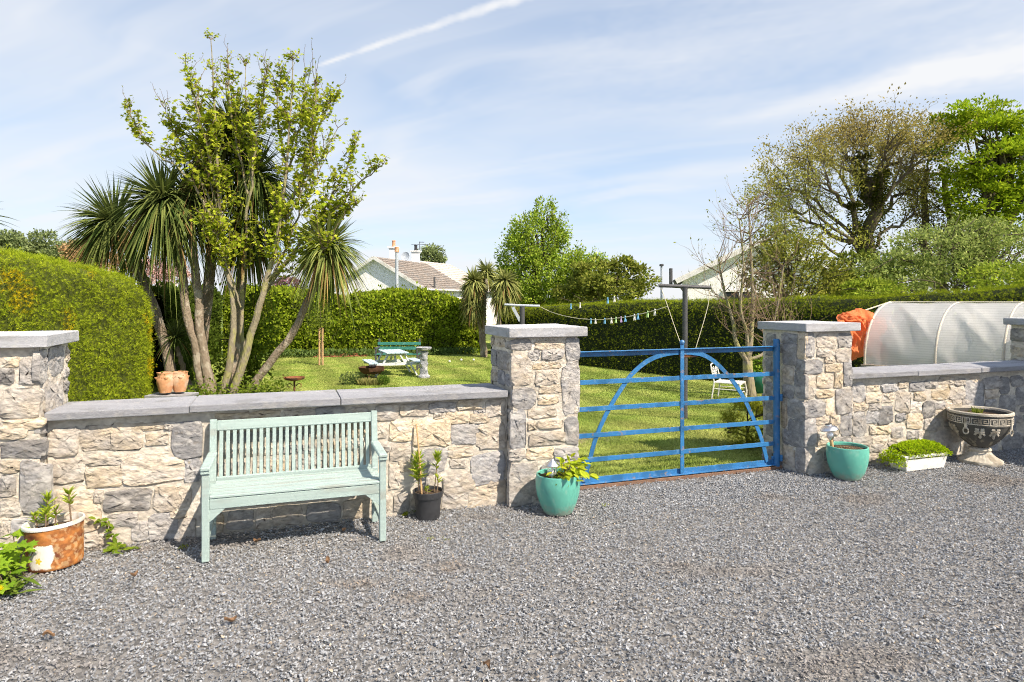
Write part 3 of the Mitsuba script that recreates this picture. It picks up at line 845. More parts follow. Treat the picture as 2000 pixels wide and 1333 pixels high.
LILY = ((0.24, 0.36, 0.03), (0.46, 0.54, 0.06))
shoots('lily_plant', 'fresh green lily shoots growing in the rusty planter', 'lily shoots in pots', TIN + [0, 0, .228],
       [(-.075, .03, .20, 46, .05, -.01, .01, .3), (-.05, -.03, .13, 34, .045, .0, 0, .2), (-.11, -.02, .10, 20, .045, -.02, 0, .2), (-.03, .03, .12, 26, .042, .01, 0, .3), (.075, .045, .235, 34, .05, -.022, 0, .55), (.05, -.05, .03, 8, .03, 0, 0, .1)], LILY, 31)

BP = np.array([-.675, 5.27, 0.0])
k = thing('black_pot', 'black plastic nursery pot between the bench and the middle pillar', 'flower pot')
part(k, 'pot', lathe([(0, .003), (.088, .003), (.093, .0), (.108, .165), (.118, .168), (.124, .213), (.121, .218), (.114, .215), (.106, .16), (.10, .1)], BP, 44), 'mat_black_plastic', smooth=40)
v, f = disc_pts(.112, .192)
part(k, 'soil', (v + BP, f), 'mat_soil')
shoots('lily_plant', 'fresh green lily shoots growing in the black plastic pot', 'lily shoots in pots', BP + [0, 0, .19],
       [(-.075, .0, .30, 80, .06, -.015, .03, .28), (-.06, .02, .17, 26, .05, -.02, .0, .3), (.045, .03, .29, 52, .055, .025, .02, .55), (.07, -.01, .13, 16, .045, .01, 0, .4), (-.005, -.04, .05, 18, .03, 0, 0, .1)], LILY, 32)
solo('bamboo_cane', tube([BP + [-.045, -.03, .17], BP + [-.072, .03, .46], BP + [-.105, .075, .735]], [.0075, .007, .006], 8), 'mat_cane', 'thin bamboo cane stuck in the black pot and leaning on the wall', 'cane', smooth=40)

POT = [(0, .004), (.10, .004), (.112, .0), (.12, .006), (.150, .07), (.174, .15), (.184, .22), (.184, .27), (.178, .314), (.172, .318), (.164, .312), (.166, .26), (.16, .2)]
P1 = np.array([.378, 5.40, 0.0])
k = thing('glazed_pot', 'tall turquoise glazed pot with leafy plant in front of the middle pillar', 'flower pot')
part(k, 'pot', lathe(POT, P1, 56), 'mat_teal', smooth=40)
v, f = disc_pts(.167, .285)
part(k, 'soil', (v + P1, f), 'mat_soil')
r = rng_of(33)
k = thing('leafy_plant', 'yellow green leafy plant spilling over the tall turquoise pot', 'plant')
L = Leaves()
n = 120
cc = P1 + [.085, -.01, .36] + r.normal(0, 1, (n, 3)) * [.055, .06, .045]
cc[:, 0] += np.abs(r.normal(0, .02, n))
fw = np.stack([cc[:, 0] - P1[0] - .05, cc[:, 1] - P1[1], r.normal(-.02, .05, n)], 1) + r.normal(0, .05, (n, 3))
L.add(OVAL, cc, fw, np.stack([r.normal(0, .35, n), r.normal(-.3, .35, n), np.ones(n)], 1), r.uniform(.05, .095, n), tint(r, n, (.30, .42, .025), (.58, .62, .05)))
L.add(OVAL, P1 + np.array([[.02, -.15, .325], [.05, -.16, .30], [.03, -.158, .335]]), np.array([[0, -.3, -1.0], [.2, -.25, -1], [-.3, -.3, -.9]]), np.array([[0, -1.0, .3]] * 3), np.array([.08, .07, .06]), (.30, .38, .03))
n = 46
L.add(RHOMB, P1 + [0, 0, .29] + r.normal(0, 1, (n, 3)) * [.07, .07, .012], r.normal(0, 1, (n, 3)) * [1, 1, .4], np.tile([0, 0, 1.0], (n, 1)), r.uniform(.03, .05, n), tint(r, n, (.05, .10, .015), (.13, .2, .03)))
L.put(k, 'leaves')
part(k, 'stem', join([tube([P1 + [.06, 0, .28], P1 + [.06 + a, b_, .28 + .1]], .004, 5) for a, b_ in ((.02, .0), (.06, -.03), (.05, .04), (-.01, .05), (.09, .01))]), 'mat_twig')


def solar_lantern(k, base, h, R=None, s=1.0):
    """Steel cap, ribbed clear cylinder and base of a small garden light."""
    R = np.eye(3) if R is None else R
    place = lambda m: (m[0] * s @ R.T + base, m[1])
    part(k, 'cap', place(lathe([(0, h + .052), (.012, h + .052), (.016, h + .044), (.03, h + .036), (.052, h + .014), (.058, h + .004), (.056, h), (0, h + .002)], (0, 0, 0), 32)), 'mat_steel', smooth=40)
    part(k, 'glass', place(lathe([(.036, h - .062), (.038, h)], (0, 0, 0), 24)), 'mat_glass', smooth=True)
    part(k, 'frame', place(join([tube([(.037 * math.cos(a), .037 * math.sin(a), h - .065), (.037 * math.cos(a), .037 * math.sin(a), h)], .0022, 5) for a in np.arange(8) * PI / 4] + [lathe([(0, h - .08), (.02, h - .08), (.036, h - .072), (.036, h - .062), (0, h - .060)], (0, 0, 0), 24), lathe([(.008, h - .06), (.016, h - .04), (.008, h - .02)], (0, 0, 0), 12)])), 'mat_steel', smooth=40)


k = thing('solar_light', 'small steel solar lantern upright in the tall turquoise pot', 'garden light')
solar_lantern(k, P1 + [-.05, -.06, .235], .16, s=1.0)
part(k, 'spike', tube([P1 + [-.05, -.06, .25], P1 + [-.05, -.06, .32]], .012, 8), 'mat_steel')

P2 = np.array([3.29, 6.43, 0.0])
k = thing('glazed_pot', 'squat turquoise glazed pot with bare soil in front of the right pillar', 'flower pot')
POT2 = [(0, .004), (.10, .004), (.118, .0), (.125, .006), (.152, .06), (.178, .14), (.190, .22), (.191, .27), (.187, .312), (.181, .316), (.172, .31), (.174, .25), (.17, .2)]
part(k, 'pot', lathe(POT2, P2, 56), 'mat_teal', smooth=40)
v, f = disc_pts(.174, .285)
part(k, 'soil', (v + P2, f), 'mat_soil')
r = rng_of(37)
L = Leaves()
n = 60
L.add(RHOMB, P2 + [0, 0, .288] + r.normal(0, 1, (n, 3)) * [.07, .07, .004], r.normal(0, 1, (n, 3)) * [1, 1, .3], np.tile([0, 0, 1.0], (n, 1)), r.uniform(.012, .03, n), tint(r, n, (.30, .24, .14), (.5, .42, .25)))
L.put(k, 'litter', 'mat_leaf', label='dry crumbs on the soil', kind='stuff')
k = thing('solar_light', 'small steel solar light leaning out of the squat turquoise pot', 'garden light')
Rl = trimesh.transformations.rotation_matrix(math.radians(-9), [.2, 1, 0])[:3, :3]
sb = P2 + [-.13, .02, .25]
pl = lambda m: (m[0] @ Rl.T + sb, m[1])
part(k, 'stake', pl(tube([(0, 0, 0), (0, 0, .14)], [.015, .018], 10)), 'mat_cane', smooth=40)
part(k, 'lamp_body', pl(lathe([(.018, .12), (.028, .135), (.036, .16), (.030, .185), (.016, .2), (.014, .225)], (0, 0, 0), 24)), 'mat_steel', smooth=40)
part(k, 'cap', pl(lathe([(0, .205), (.082, .212), (.085, .222), (.070, .245), (.034, .262), (.032, .272), (0, .272)], (0, 0, 0), 32)), 'mat_steel', smooth=40)
part(k, 'solar_panel', pl(cbox((0, 0, .275), (.05, .05, .006), .001)), 'mat_black_plastic')

# white trough with stonecrop
k = thing('trough', 'white plastic trough overflowing with bright green stonecrop by the right wall', 'planter')
uq, vq, Lq, Dq = 4.42, -.145, .60, .22
prof = []
for z, s in ((0, .86), (.142, .985), (.145, 1.02), (.160, 1.02), (.160, .96), (.09, .92)):
    prof.append([(uq + a * Lq / 2 * s, vq + b_ * Dq / 2 * (s if s > .95 else s * .97), z) for a, b_ in ((-1, -1), (1, -1), (1, 1), (-1, 1))])
pv = np.array(prof).reshape(-1, 3)
pf = [[i * 4 + j, i * 4 + (j + 1) % 4, i * 4 + 4 + (j + 1) % 4, i * 4 + 4 + j] for i in range(5) for j in range(4)] + [[0, 3, 2, 1]]
part(k, 'box', Wm((pv, np.array(pf))), 'mat_white_plastic')
part(k, 'soil', Wm(cbox((uq, vq, .12), (Lq * .9, Dq * .88, .04), .003)), 'mat_soil')
r = rng_of(40)
k = thing('stonecrop', 'dome of bright lime green stonecrop growing in the white trough', 'plant')
n = 5200
a, b_ = r.uniform(-1, 1, n), r.uniform(-1, 1, n)
zz = .135 + .125 * np.clip(1 - np.abs(a) ** 2.6, 0, 1) ** .6 * np.clip(1 - np.abs(b_) ** 2.6, 0, 1) ** .6 + r.normal(0, .006, n)
pos = np.stack([uq + a * (Lq / 2 + .035) - .02 * (a < -.6), vq + b_ * (Dq / 2 + .015), zz], 1)
spill = a < -.75
pos[spill, 2] -= r.uniform(0, .11, spill.sum())
pos[spill, 0] -= r.uniform(0, .05, spill.sum())
nr = np.stack([a ** 3 * .7, b_ ** 3 * .9, np.ones(n) * .8], 1) + r.normal(0, .35, (n, 3))
L = Leaves()
L.add(RHOMB, pos @ RW.T + [O2[0], O2[1], 0], (nr + r.normal(0, .5, (n, 3))) @ RW.T, rvec(r, n), r.uniform(.016, .028, n), tint(r, n, (.27, .42, .012), (.52, .64, .025), .18))
L.put(k, 'leaves')
v, f = grid_mesh(np.stack(list(np.meshgrid(np.linspace(-1, 1, 18), np.linspace(-1, 1, 12), indexing='ij')) + [np.zeros((18, 12))], -1))
v[:, 2] = .12 + .125 * np.clip(1 - np.abs(v[:, 0]) ** 2.6, 0, 1) ** .6 * np.clip(1 - np.abs(v[:, 1]) ** 2.6, 0, 1) ** .6
part(k, 'cushion', Wm((v * [Lq / 2 + .02, Dq / 2, 1] + [uq, vq, 0], f)), 'mat_hedge_core', smooth=True)


# cast urn with meander frieze
def urn_col(p, n, uv):
    c = mix(C3(0.05, 0.052, 0.055), C3(0.12, 0.115, 0.10), fbm(p.x * 14, p.y * 14, p.z * 14))
    c = mix(c, C3(0.30, 0.27, 0.20), smoothstep(.5, .75, fbm(p.x * 20 + 3, p.y * 20, p.z * 9)) * smoothstep(.31, .25, p.z) * .8)
    return c


scene['mat_urn'] = bumped(pr(proc(urn_col), 0.75, 0.3), lambda p, n, uv: fbm(p.x * 55, p.y * 55, p.z * 55) * 0.004)
scene['mat_urn_pale'] = bumped(pr(mottle((0.44, 0.41, 0.35), 0.3, 14, (0.27, 0.24, 0.19)), 0.85, 0.2), lambda p, n, uv: fbm(p.x * 60, p.y * 60, p.z * 60) * 0.004)
UR = W(5.27, -.19)
k = thing('garden_urn', 'large dark footed stone urn with pale key pattern rim at the right end', 'urn')
us = .93
part(k, 'bowl', lathe([(.06, .165), (.10, .17), (.13, .185), (.19, .225), (.26, .29), (.315, .36), (.345, .41), (.352, .43), (.365, .435), (.365, .535), (.377, .545), (.377, .565), (.35, .57), (.335, .55), (.33, .44), (.25, .36)], (0, 0, 0), 64), 'mat_urn', smooth=35)
rip = lambda g, z: 1 + (.045 * np.abs(np.cos(g * 14))[None] - .02) * ((z > .03) & (z < .12))[:, None]
part(k, 'foot', lathe([(.255, -.01), (.265, .012), (.262, .03), (.235, .038), (.19, .06), (.15, .09), (.125, .115), (.12, .122), (.128, .13), (.135, .142), (.128, .155), (.10, .162), (.08, .17)], (0, 0, 0), 112, ripple=rip), 'mat_urn_pale', smooth=30)
part(k, 'rim', lathe([(.335, .548), (.345, .572), (.36, .578), (.381, .570), (.381, .549), (.369, .543)], (0, 0, 0), 64), 'mat_urn_pale', smooth=30, label='pale worn lip')
v, f = disc_pts(.335, .52)
part(k, 'soil', (v, f), 'mat_soil')
fr = []


def on_urn(a, z, R0):
    return np.array([R0 * math.sin(a), -R0 * math.cos(a), z])


def urn_bar(a0, z0, a1, z1, w=.0095, R0=.366):
    p0, p1 = on_urn(a0, z0, R0), on_urn(a1, z1, R0)
    o = unit((p0 + p1) * [1, 1, 0])
    d = unit(p1 - p0)
    ext = d * w / 2
    return bar(p0 - ext, p1 + ext, w, .010, up=o, ch=.0015)


NK = 22
for i in range(NK):
    a = (i + .5) * 2 * PI / NK
    if abs((a % (2 * PI)) - .0) < .1 or abs((a % (2 * PI)) - 2 * PI) < .1:
        continue
    w = 2 * PI / NK * .40
    pts = [(a - w, .452), (a - w, .518), (a + w, .518), (a + w, .472), (a - w * .25, .472), (a - w * .25, .496), (a + w * .4, .496)]
    fr += [urn_bar(*q0, *q1) for q0, q1 in zip(pts[:-1], pts[1:])]
    fr.append(urn_bar(a - w, .452, a + w * 1.4, .452))
part(k, 'key_frieze', join(fr), 'mat_urn_pale')
orn = []
r = rng_of(44)
prof_r = lambda z: np.interp(z, [.225, .29, .36, .41, .43], [.19, .26, .315, .345, .352])
for a in (-1.15, -.62, .62, 1.15, 2.2, 2.75, -2.2, -2.75):
    for q in range(16):
        z = .405 - .10 * math.sqrt(r.random())
        aa = a + r.normal(0, .07) * (z - .27) / .12
        m = trimesh.creation.icosphere(1, .011 + .004 * r.random())
        orn.append((np.array(m.vertices) + on_urn(aa, z, prof_r(z) + .003), np.array(m.faces)))
    for s in (-1, 1):
        for t in range(3):
            p0 = on_urn(a + s * .03, .40 - .01 * t, prof_r(.40) + .004)
            p1 = on_urn(a + s * (.15 + .02 * t), .405 - .035 * t, prof_r(.40 - .03 * t) + .008)
            orn.append(bar(p0, p1, .022, .012, up=unit((p0 + p1) * [1, 1, 0]), ch=.004))
part(k, 'vine_ornament', join(orn), 'mat_urn_pale', kind='stuff', label='pale raised grape and leaf ornament')
for a in (0.0, PI / 2, PI, -PI / 2):
    hb = on_urn(a, .47, .368)
    part(k, 'ring_handle', join([bar(on_urn(a, .40, .372), on_urn(a, .52, .374), .035, .02, up=unit(hb * [1, 1, 0]), ch=.006), torus(on_urn(a, .375, .372), .033, .0085, unit(hb * [1, 1, 0]))]), 'mat_urn_pale', smooth=40)
for kk in [q for q in scene if q.startswith(k + '__')]:
    scene[kk]['to_world'] = T().translate([float(UR[0]), float(UR[1]), 0.0]).rotate([0, 0, 1], 30).scale([.79, .79, .97])
kk = thing('small_weed', 'little green weed growing in the dark urn', 'plant')
L = Leaves()
n = 40
L.add(LANCE, UR + [-.02, .03, .51] + r.normal(0, 1, (n, 3)) * [.03, .03, .01], np.stack([r.normal(0, .5, n), r.normal(0, .5, n), np.ones(n)], 1), rvec(r, n), r.uniform(.04, .085, n), tint(r, n, (.12, .18, .02), (.25, .28, .05)))
L.put(kk, 'leaves')

# weeds and litter on the gravel
r = rng_of(50)
k = thing('leafy_weed', 'clump of broad leaved green weeds at the lower left edge beside the rusty planter', 'plant')
L = Leaves()
st = []
for i in range(46):
    b0 = np.array([-3.20 + r.normal(0, .09), 4.03 + r.normal(0, .08), 0])
    top = b0 + [r.normal(0, .08), r.normal(-.02, .07), r.uniform(.06, .25)]
    st.append(tube([b0, (b0 + top) / 2 + [0, 0, .02], top], .003, 5))
    for q in range(3):
        a = r.uniform(0, 2 * PI)
        fw = np.array([[math.cos(a), math.sin(a), r.normal(-.1, .3)]])
        L.add(MAPLE, top[None], fw, np.array([[r.normal(0, .4), r.normal(-.4, .4), 1.0]]), np.array([r.uniform(.06, .11)]), tint(r, 1, (.16, .30, .025), (.32, .48, .04)))
L.put(k, 'leaves')
part(k, 'stem', join(st), 'mat_twig')
k = thing('dandelion', 'yellow dandelion flowering in the grass at the lower left corner', 'flower')
L = Leaves()
DB = np.array([-3.01, 3.90, 0])
n = 90
a = r.uniform(0, 2 * PI, n)
L.add(LANCE, DB + np.stack([r.normal(-.05, .1, n), r.normal(0, .06, n), np.full(n, .005)], 1), np.stack([np.cos(a), np.sin(a), r.uniform(.1, .9, n)], 1), np.tile([0, 0, 1.0], (n, 1)), r.uniform(.08, .17, n), tint(r, n, (.10, .18, .02), (.20, .27, .05)))
L.put(k, 'leaves')
fp = DB + [.02, -.09, .06]
part(k, 'stem', tube([DB + [.02, 0, 0], fp], .003, 6), 'mat_twig')
L = Leaves()
n = 110
dv = rvec(r, n); dv[:, 2] = np.abs(dv[:, 2]) * .8 + .1; dv[:, 1] -= .3
L.add(LANCE, np.tile(fp, (n, 1)), dv, rvec(r, n), r.uniform(.024, .036, n), tint(r, n, (.85, .66, .01), (.95, .80, .03)))
L.put(k, 'flower_head')
k = thing('wall_weed', 'small curling green weed at the foot of the wall right of the rusty planter', 'plant')
L = Leaves()
wp = bez([W(-2.94, .02, .0), W(-2.97, .07, .09), W(-3.0, .09, .17), W(-3.06, .09, .20)], 12)
n = 44
i = r.integers(0, len(wp), n)
a = r.uniform(0, 2 * PI, n)
L.add(OVAL, wp[i] + r.normal(0, .006, (n, 3)), np.stack([np.cos(a), np.sin(a) * .6 - .4, r.normal(-.1, .4, n)], 1), np.tile([.2, -.6, .8], (n, 1)), r.uniform(.03, .06, n), tint(r, n, (.12, .2, .02), (.25, .33, .04)))
n = 26
a = r.uniform(0, 2 * PI, n)
L.add(OVAL, W(-2.9, -.04, .01) + r.normal(0, 1, (n, 3)) * [.05, .03, .006], np.stack([np.cos(a), np.sin(a), r.uniform(0, .5, n)], 1), np.tile([0, -.3, 1.0], (n, 1)), r.uniform(.04, .07, n), tint(r, n, (.15, .24, .02), (.25, .33, .04)))
L.put(k, 'leaves')
part(k, 'stem', tube(wp, .003, 5), 'mat_twig')
def tuft(px, py, label, n=14, s=.03, z=.0, name='weed_tuft'):
    t = (EYE * FOC) / (py - HOR)
    p = np.array([(px - 1000) / FOC * t, t, z])
    k = thing(name, label, 'weed', 'tiny weeds sprouting in the gravel')
    L = Leaves()
    a = r.uniform(0, 2 * PI, n)
    L.add(OVAL, p + r.normal(0, 1, (n, 3)) * [.016, .016, .004] + [0, 0, .006], np.stack([np.cos(a), np.sin(a), r.uniform(.2, 1.2, n)], 1), np.tile([0, 0, 1.0], (n, 1)), r.uniform(.6, 1.1, n) * s, tint(r, n, (.16, .22, .02), (.30, .33, .05)))
    L.put(k, 'leaves')


for px, py, lab in ((790, 1008, 'yellow green weed sprouting left of the black pot'), (808, 1000, 'tiny green weed against the black pot, right of the yellow green one'), (837, 1055, 'tiny weed in open gravel in front of the black pot'), (870, 1056, 'tiny weed in open gravel just right of the black pot'), (357, 1072, 'tiny weed in the shade of the left bench leg'), (1185, 990, 'tiny pale weed in the gravel right of the tall turquoise pot')):
    tuft(px, py, lab, 16 if px < 820 else 8, .045 if px == 790 else .028)
scene['mat_dry_leaf'] = two(pr(mottle((0.20, 0.125, 0.075), 0.35, 60), 0.8, 0.2))
for px, py, s, lab in ((502, 1063, .05, 'curled dry brown leaf on the gravel below the bench'), (672, 1042, .035, 'dry brown leaf near the right bench leg'), (640, 1103, .035, 'rusty brown leaf on open gravel in front of the bench'), (450, 1220, .045, 'pale tan dry leaf lying on the gravel at the lower left'), (950, 1310, .04, 'dark brown dry leaf near the bottom edge of the gravel'), (95, 1250, .035, 'small brown leaf on the gravel at the far left'), (262, 1130, .035, 'brown dry leaf on the gravel below the wall weed')):
    t = (EYE * FOC) / (py - HOR)
    c = np.array([(px - 1000) / FOC * t, t, .016])
    P = []
    for i in range(7):
        for j in range(5):
            x, y = (i / 6 - .5) * 2, (j / 4 - .5) * 2
            P.append([x * s * .75, y * s * .42 * max(.1, 1 - abs(x) ** 1.8), .016 * y * y + .012 * math.sin(x * 2.5 + px) + .006])
    v, f = grid_mesh(np.array(P).reshape(7, 5, 3))
    solo('dry_leaf', (v @ rotz(px * .7).T + c, f), 'mat_dry_leaf', lab, 'leaf', 'dry leaves scattered on the gravel', smooth=True)

# ------------------------------------------------------------------ hedges
def hedge(key, label, path, heights, depth, rt, n, tmpl, size, cols, seed, bump=.08, ends=(0, 0), gloss=False, spots=None, zb=-.35, face_w=(1, 1, .35), lower=0.0, up=.5, thing_cat='hedge', group=None, core_mat='mat_hedge_core'):
    """A clipped hedge: its face stands on the path, its body on the left of the path's direction; rt rounds its top."""
    r = rng_of(seed)
    pth = np.asarray(path, float)
    seg = np.r_[0, np.cumsum(np.linalg.norm(np.diff(pth, axis=0), axis=1))]
    S = seg[-1]
    s = np.linspace(0, S, max(8, int(S / .22)))
    xy = np.stack([np.interp(s, seg, pth[:, i]) for i in (0, 1)], 1)
    H = np.interp(s / S, np.linspace(0, 1, len(heights)), heights)
    t = unit(np.gradient(xy, axis=0))
    inn = np.stack([-t[:, 1], t[:, 0]], 1)
    g = np.ones(len(s))
    for e, L in zip((s, S - s), ends):
        if L:
            g *= np.sqrt(np.clip(1 - np.clip(1 - e / L, 0, 1) ** 2.2, 0, 1))
    prof = [(0.0, q) for q in np.linspace(0, 1, 9)[:-1]]
    arc = np.linspace(0, PI / 2, 6)
    rows = []
    for k in range(len(s)):
        h, gg = H[k] * (.40 + .60 * g[k]), g[k]
        off0 = (1 - gg) * depth * .45
        dd = max(.08, depth * gg)
        rr = min(rt, dd * .48)
        a = [(off0 - lower * (1 - q), zb + (h - rr - zb) * q) for q in np.linspace(0, 1, 12)[:-1]]
        a += [(off0 + rr - rr * math.cos(x), h - rr + rr * math.sin(x)) for x in arc]
        a += [(off0 + rr + (dd - 2 * rr) * q, h) for q in (.25, .5, .75)]
        a += [(off0 + dd - rr + rr * math.sin(x), h - rr + rr * math.cos(x)) for x in arc]
        a += [(off0 + dd, zb + (h - rr - zb) * q) for q in (.66, .33, 0)]
        a = np.array(a)
        rows.append(np.stack([xy[k, 0] + inn[k, 0] * a[:, 0], xy[k, 1] + inn[k, 1] * a[:, 0], a[:, 1]], 1))
    P = np.array(rows)
    du, dv = np.gradient(P, axis=0), np.gradient(P, axis=1)
    nrm = unit(np.cross(du, dv) + 1e-9)
    mid = P.mean(1, keepdims=True)
    sgn = np.sign(((P - mid) * nrm).sum(-1).mean())
    nrm *= sgn
    P = P + nrm * ((meshkit.fbm(P * 1.1, 3, seed) - .5) * 2 * bump + (meshkit.fbm(P * 4.5, 2, seed + 3) - .5) * bump)[..., None]
    k = thing(key, label, thing_cat, group)
    f = grid_mesh(P - nrm * .05)
    part(k, 'inner_growth', (f[0], f[1] if sgn > 0 else f[1][:, ::-1]), core_mat, smooth=True)
    quad = np.linalg.norm(np.cross(du, dv), axis=-1)[:-1, :-1]
    nface, ntop = 11, 9
    w = np.ones(P.shape[1] - 1) * face_w[2]
    w[:nface] = face_w[0]; w[nface:nface + ntop] = face_w[1]
    pr_ = (quad * w[None]).ravel(); pr_ /= pr_.sum()
    c = r.choice(pr_.size, n, p=pr_)
    i, j = np.unravel_index(c, quad.shape)
    a, b = r.random((n, 1)), r.random((n, 1))
    pos = P[i, j] * (1 - a) * (1 - b) + P[i + 1, j] * a * (1 - b) + P[i, j + 1] * (1 - a) * b + P[i + 1, j + 1] * a * b
    nn = unit(nrm[i, j] + r.normal(0, .3, (n, 3)))
    tv = meshkit.fbm(pos * 1.6, 3, seed + 9)
    tv2 = meshkit.fbm(pos * 6, 2, seed + 19)
    col = tint(r, n, cols[0], cols[1], .16) * (1 + (tv - .5) * .5 + (tv2 - .5) * .45)[:, None]
    if spots is not None:
        m = spots(pos, r)
        col = np.where(m[:, None], np.array([.66, .52, .02]) * (1 + r.normal(0, .2, (n, 1))), col)
    keep = ~((tv2 + tv * .5 < .60) & (r.random(n) < .65))
    stray = r.random(n) < .03
    pos = pos + nn * (r.normal(-.02, .03, (n, 1)) + stray[:, None] * r.uniform(.02, 2.2 * size, (n, 1)))
    pos, nn, col, n = pos[keep], nn[keep], col[keep], int(keep.sum())
    L = Leaves()
    fwd = unit(nn * .75 + r.normal(0, .55, (n, 3)) + np.array([0, 0, up]))
    L.add(tmpl, pos - fwd * size * .4, fwd, nn + r.normal(0, .5, (n, 3)), size * r.uniform(.6, 1.3, n), col)
    L.put(k, 'foliage', 'mat_leaf_gloss' if gloss else 'mat_leaf')
    return k


def gold(pos, r):
    d = np.full(len(pos), 9.0)
    for px, py, Y, s in ((42, 580, 8.1, .20), (45, 540, 8.0, .13), (8, 550, 7.8, .13), (125, 620, 9.15, .13), (128, 645, 9.15, .11), (300, 650, 12.0, .16), (298, 715, 12.0, .18), (280, 620, 11.6, .10), (180, 530, 9.9, .10)):
        c = at(px, py, Y)
        d = np.minimum(d, np.sqrt(((pos - c) ** 2 * [1.0, 1 / 2.0, .7]).sum(-1)) / (s * .85))
    return (d + r.normal(0, .25, len(pos)) < 1) & (r.random(len(pos)) < .85)


hedge('conifer_hedge', 'yellow green clipped conifer hedge with golden patches on the left behind the left pillar', [(-5.6, 4.8), (-5.95, 7.2), (-6.26, 9.8), (-6.56, 12.6)], (2.42, 2.42, 2.40, 2.34, 2.24, 2.12), 1.5, .45, 80000, FROND, .055, ((.22, .31, .018), (.46, .54, .04)), 61, 0.05, (0, 1.45), spots=gold)
hedge('laurel_hedge', 'glossy laurel hedge across the back of the lawn behind the picnic table', [(-1.0, 24.9), (-5.2, 24.2), (-10.2, 23.1)][::-1], (2.15, 2.2, 2.0, 1.9, 2.05, 1.9, 1.65), 1.4, .35, 32000, RHOMB, .13, ((.14, .22, .015), (.35, .43, .035)), 62, .24, gloss=True)
hedge('conifer_hedge', 'dark shaded conifer hedge with sunlit top along the right of the lawn', [(-.6, 24.6), (2.1, 20.8), (5.9, 15.8), (9.2, 11.6), (12.0, 7.9)], (1.42, 1.58, 1.72, 1.76, 1.85, 2.12, 2.3), 1.5, .45, 62000, FROND, .06, ((.17, .24, .015), (.36, .42, .03)), 63, .06, face_w=(.8, 1.8, .1), lower=.38, core_mat='mat_shaded_core')  # core colour darkened to deepen the shade on this face
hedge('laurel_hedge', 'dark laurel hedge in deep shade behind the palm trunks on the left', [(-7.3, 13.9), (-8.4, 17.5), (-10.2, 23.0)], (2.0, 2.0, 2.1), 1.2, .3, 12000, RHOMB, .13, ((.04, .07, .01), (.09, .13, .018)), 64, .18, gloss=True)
# low ground cover and earth strip along the foot of the laurel hedge
r = rng_of(66)
n = 3000
a = r.random(n)
p0, p1 = np.array([-9.6, 22.7]), np.array([-1.4, 24.4])
pos = np.concatenate([p0 + a[:, None] * (p1 - p0) + r.normal(0, .14, (n, 2)), r.uniform(-.3, -.08, (n, 1))], 1)
L = Leaves()
L.add(RHOMB, pos, np.stack([r.normal(0, .6, n), r.normal(-.3, .6, n), np.ones(n)], 1), rvec(r, n), r.uniform(.07, .13, n), tint(r, n, (.09, .16, .04), (.22, .31, .10)))
k = thing('ground_cover', 'low leafy ground cover along the foot of the back hedge', 'ground cover')
labels[k]['kind'] = 'stuff'
scene[k] = mikit.ply((np.vstack(L.v), np.vstack(L.f)), 'mat_leaf', color=np.vstack(L.c))
scene['mat_red_soil'] = pr(mottle((0.26, 0.10, 0.055), 0.3, 20), 0.95, 0.1)
struct('flower_bed', (np.array([[-7.0, 23.05, -.285], [-5.2, 23.4, -.285], [-5.2, 23.75, -.2], [-7.0, 23.4, -.2]]), np.array([[0, 1, 2, 3]])), 'mat_red_soil', 'strip of bare reddish soil along the foot of the laurel hedge')


# ------------------------------------------------------------------ trees
def limb(p0, p1, r0, r1, sag, r, n=7):
    p0, p1 = np.asarray(p0, float), np.asarray(p1, float)
    d = np.linalg.norm(p1 - p0)
    t = np.linspace(0, 1, n)[:, None]
    P = p0 * (1 - t) + p1 * t + np.array([0, 0, 1.0]) * (sag * d * (t * (1 - t)) * 4)
    P[1:-1] += r.normal(0, .025 * d, (n - 2, 3))
    return P, np.linspace(r0, r1, n)


def grow(r, p, d, L, rad, level, out, tips, spread, ratio, kids, upw=.15, sides=(9, 7, 6, 5, 4, 3, 3)):
    n = 5
    P = [p]
    for i in range(n):
        d = unit(d + r.normal(0, .13, 3) + np.array([0, 0, upw * .25]))
        P.append(P[-1] + d * L / n)
    P = np.array(P)
    last = level == len(kids)
    out.append(tube(P, np.linspace(rad, rad * (.3 if last else .62), n + 1), sides[min(level, 6)], cap=False))
    if last:
        tips.append((P[-1], d)); tips.append((P[3], d))
        return
    for i in range(kids[level]):
        at_ = 1.0 if i == 0 else r.uniform(.35, .95)
        q = P[int(round(at_ * n))]
        ax = unit(np.cross(d, rvec(r, 1)[0]))
        ang = r.uniform(*spread) * (.5 if i == 0 else 1)
        d2 = unit(d * math.cos(ang) + ax * math.sin(ang) + np.array([0, 0, upw]))
        grow(r, q, d2, L * ratio * r.uniform(.8, 1.15), rad * (.6 if i == 0 else .5) * r.uniform(.85, 1.05), level + 1, out, tips, spread, ratio, kids, upw, sides)


GREEN = 1.55


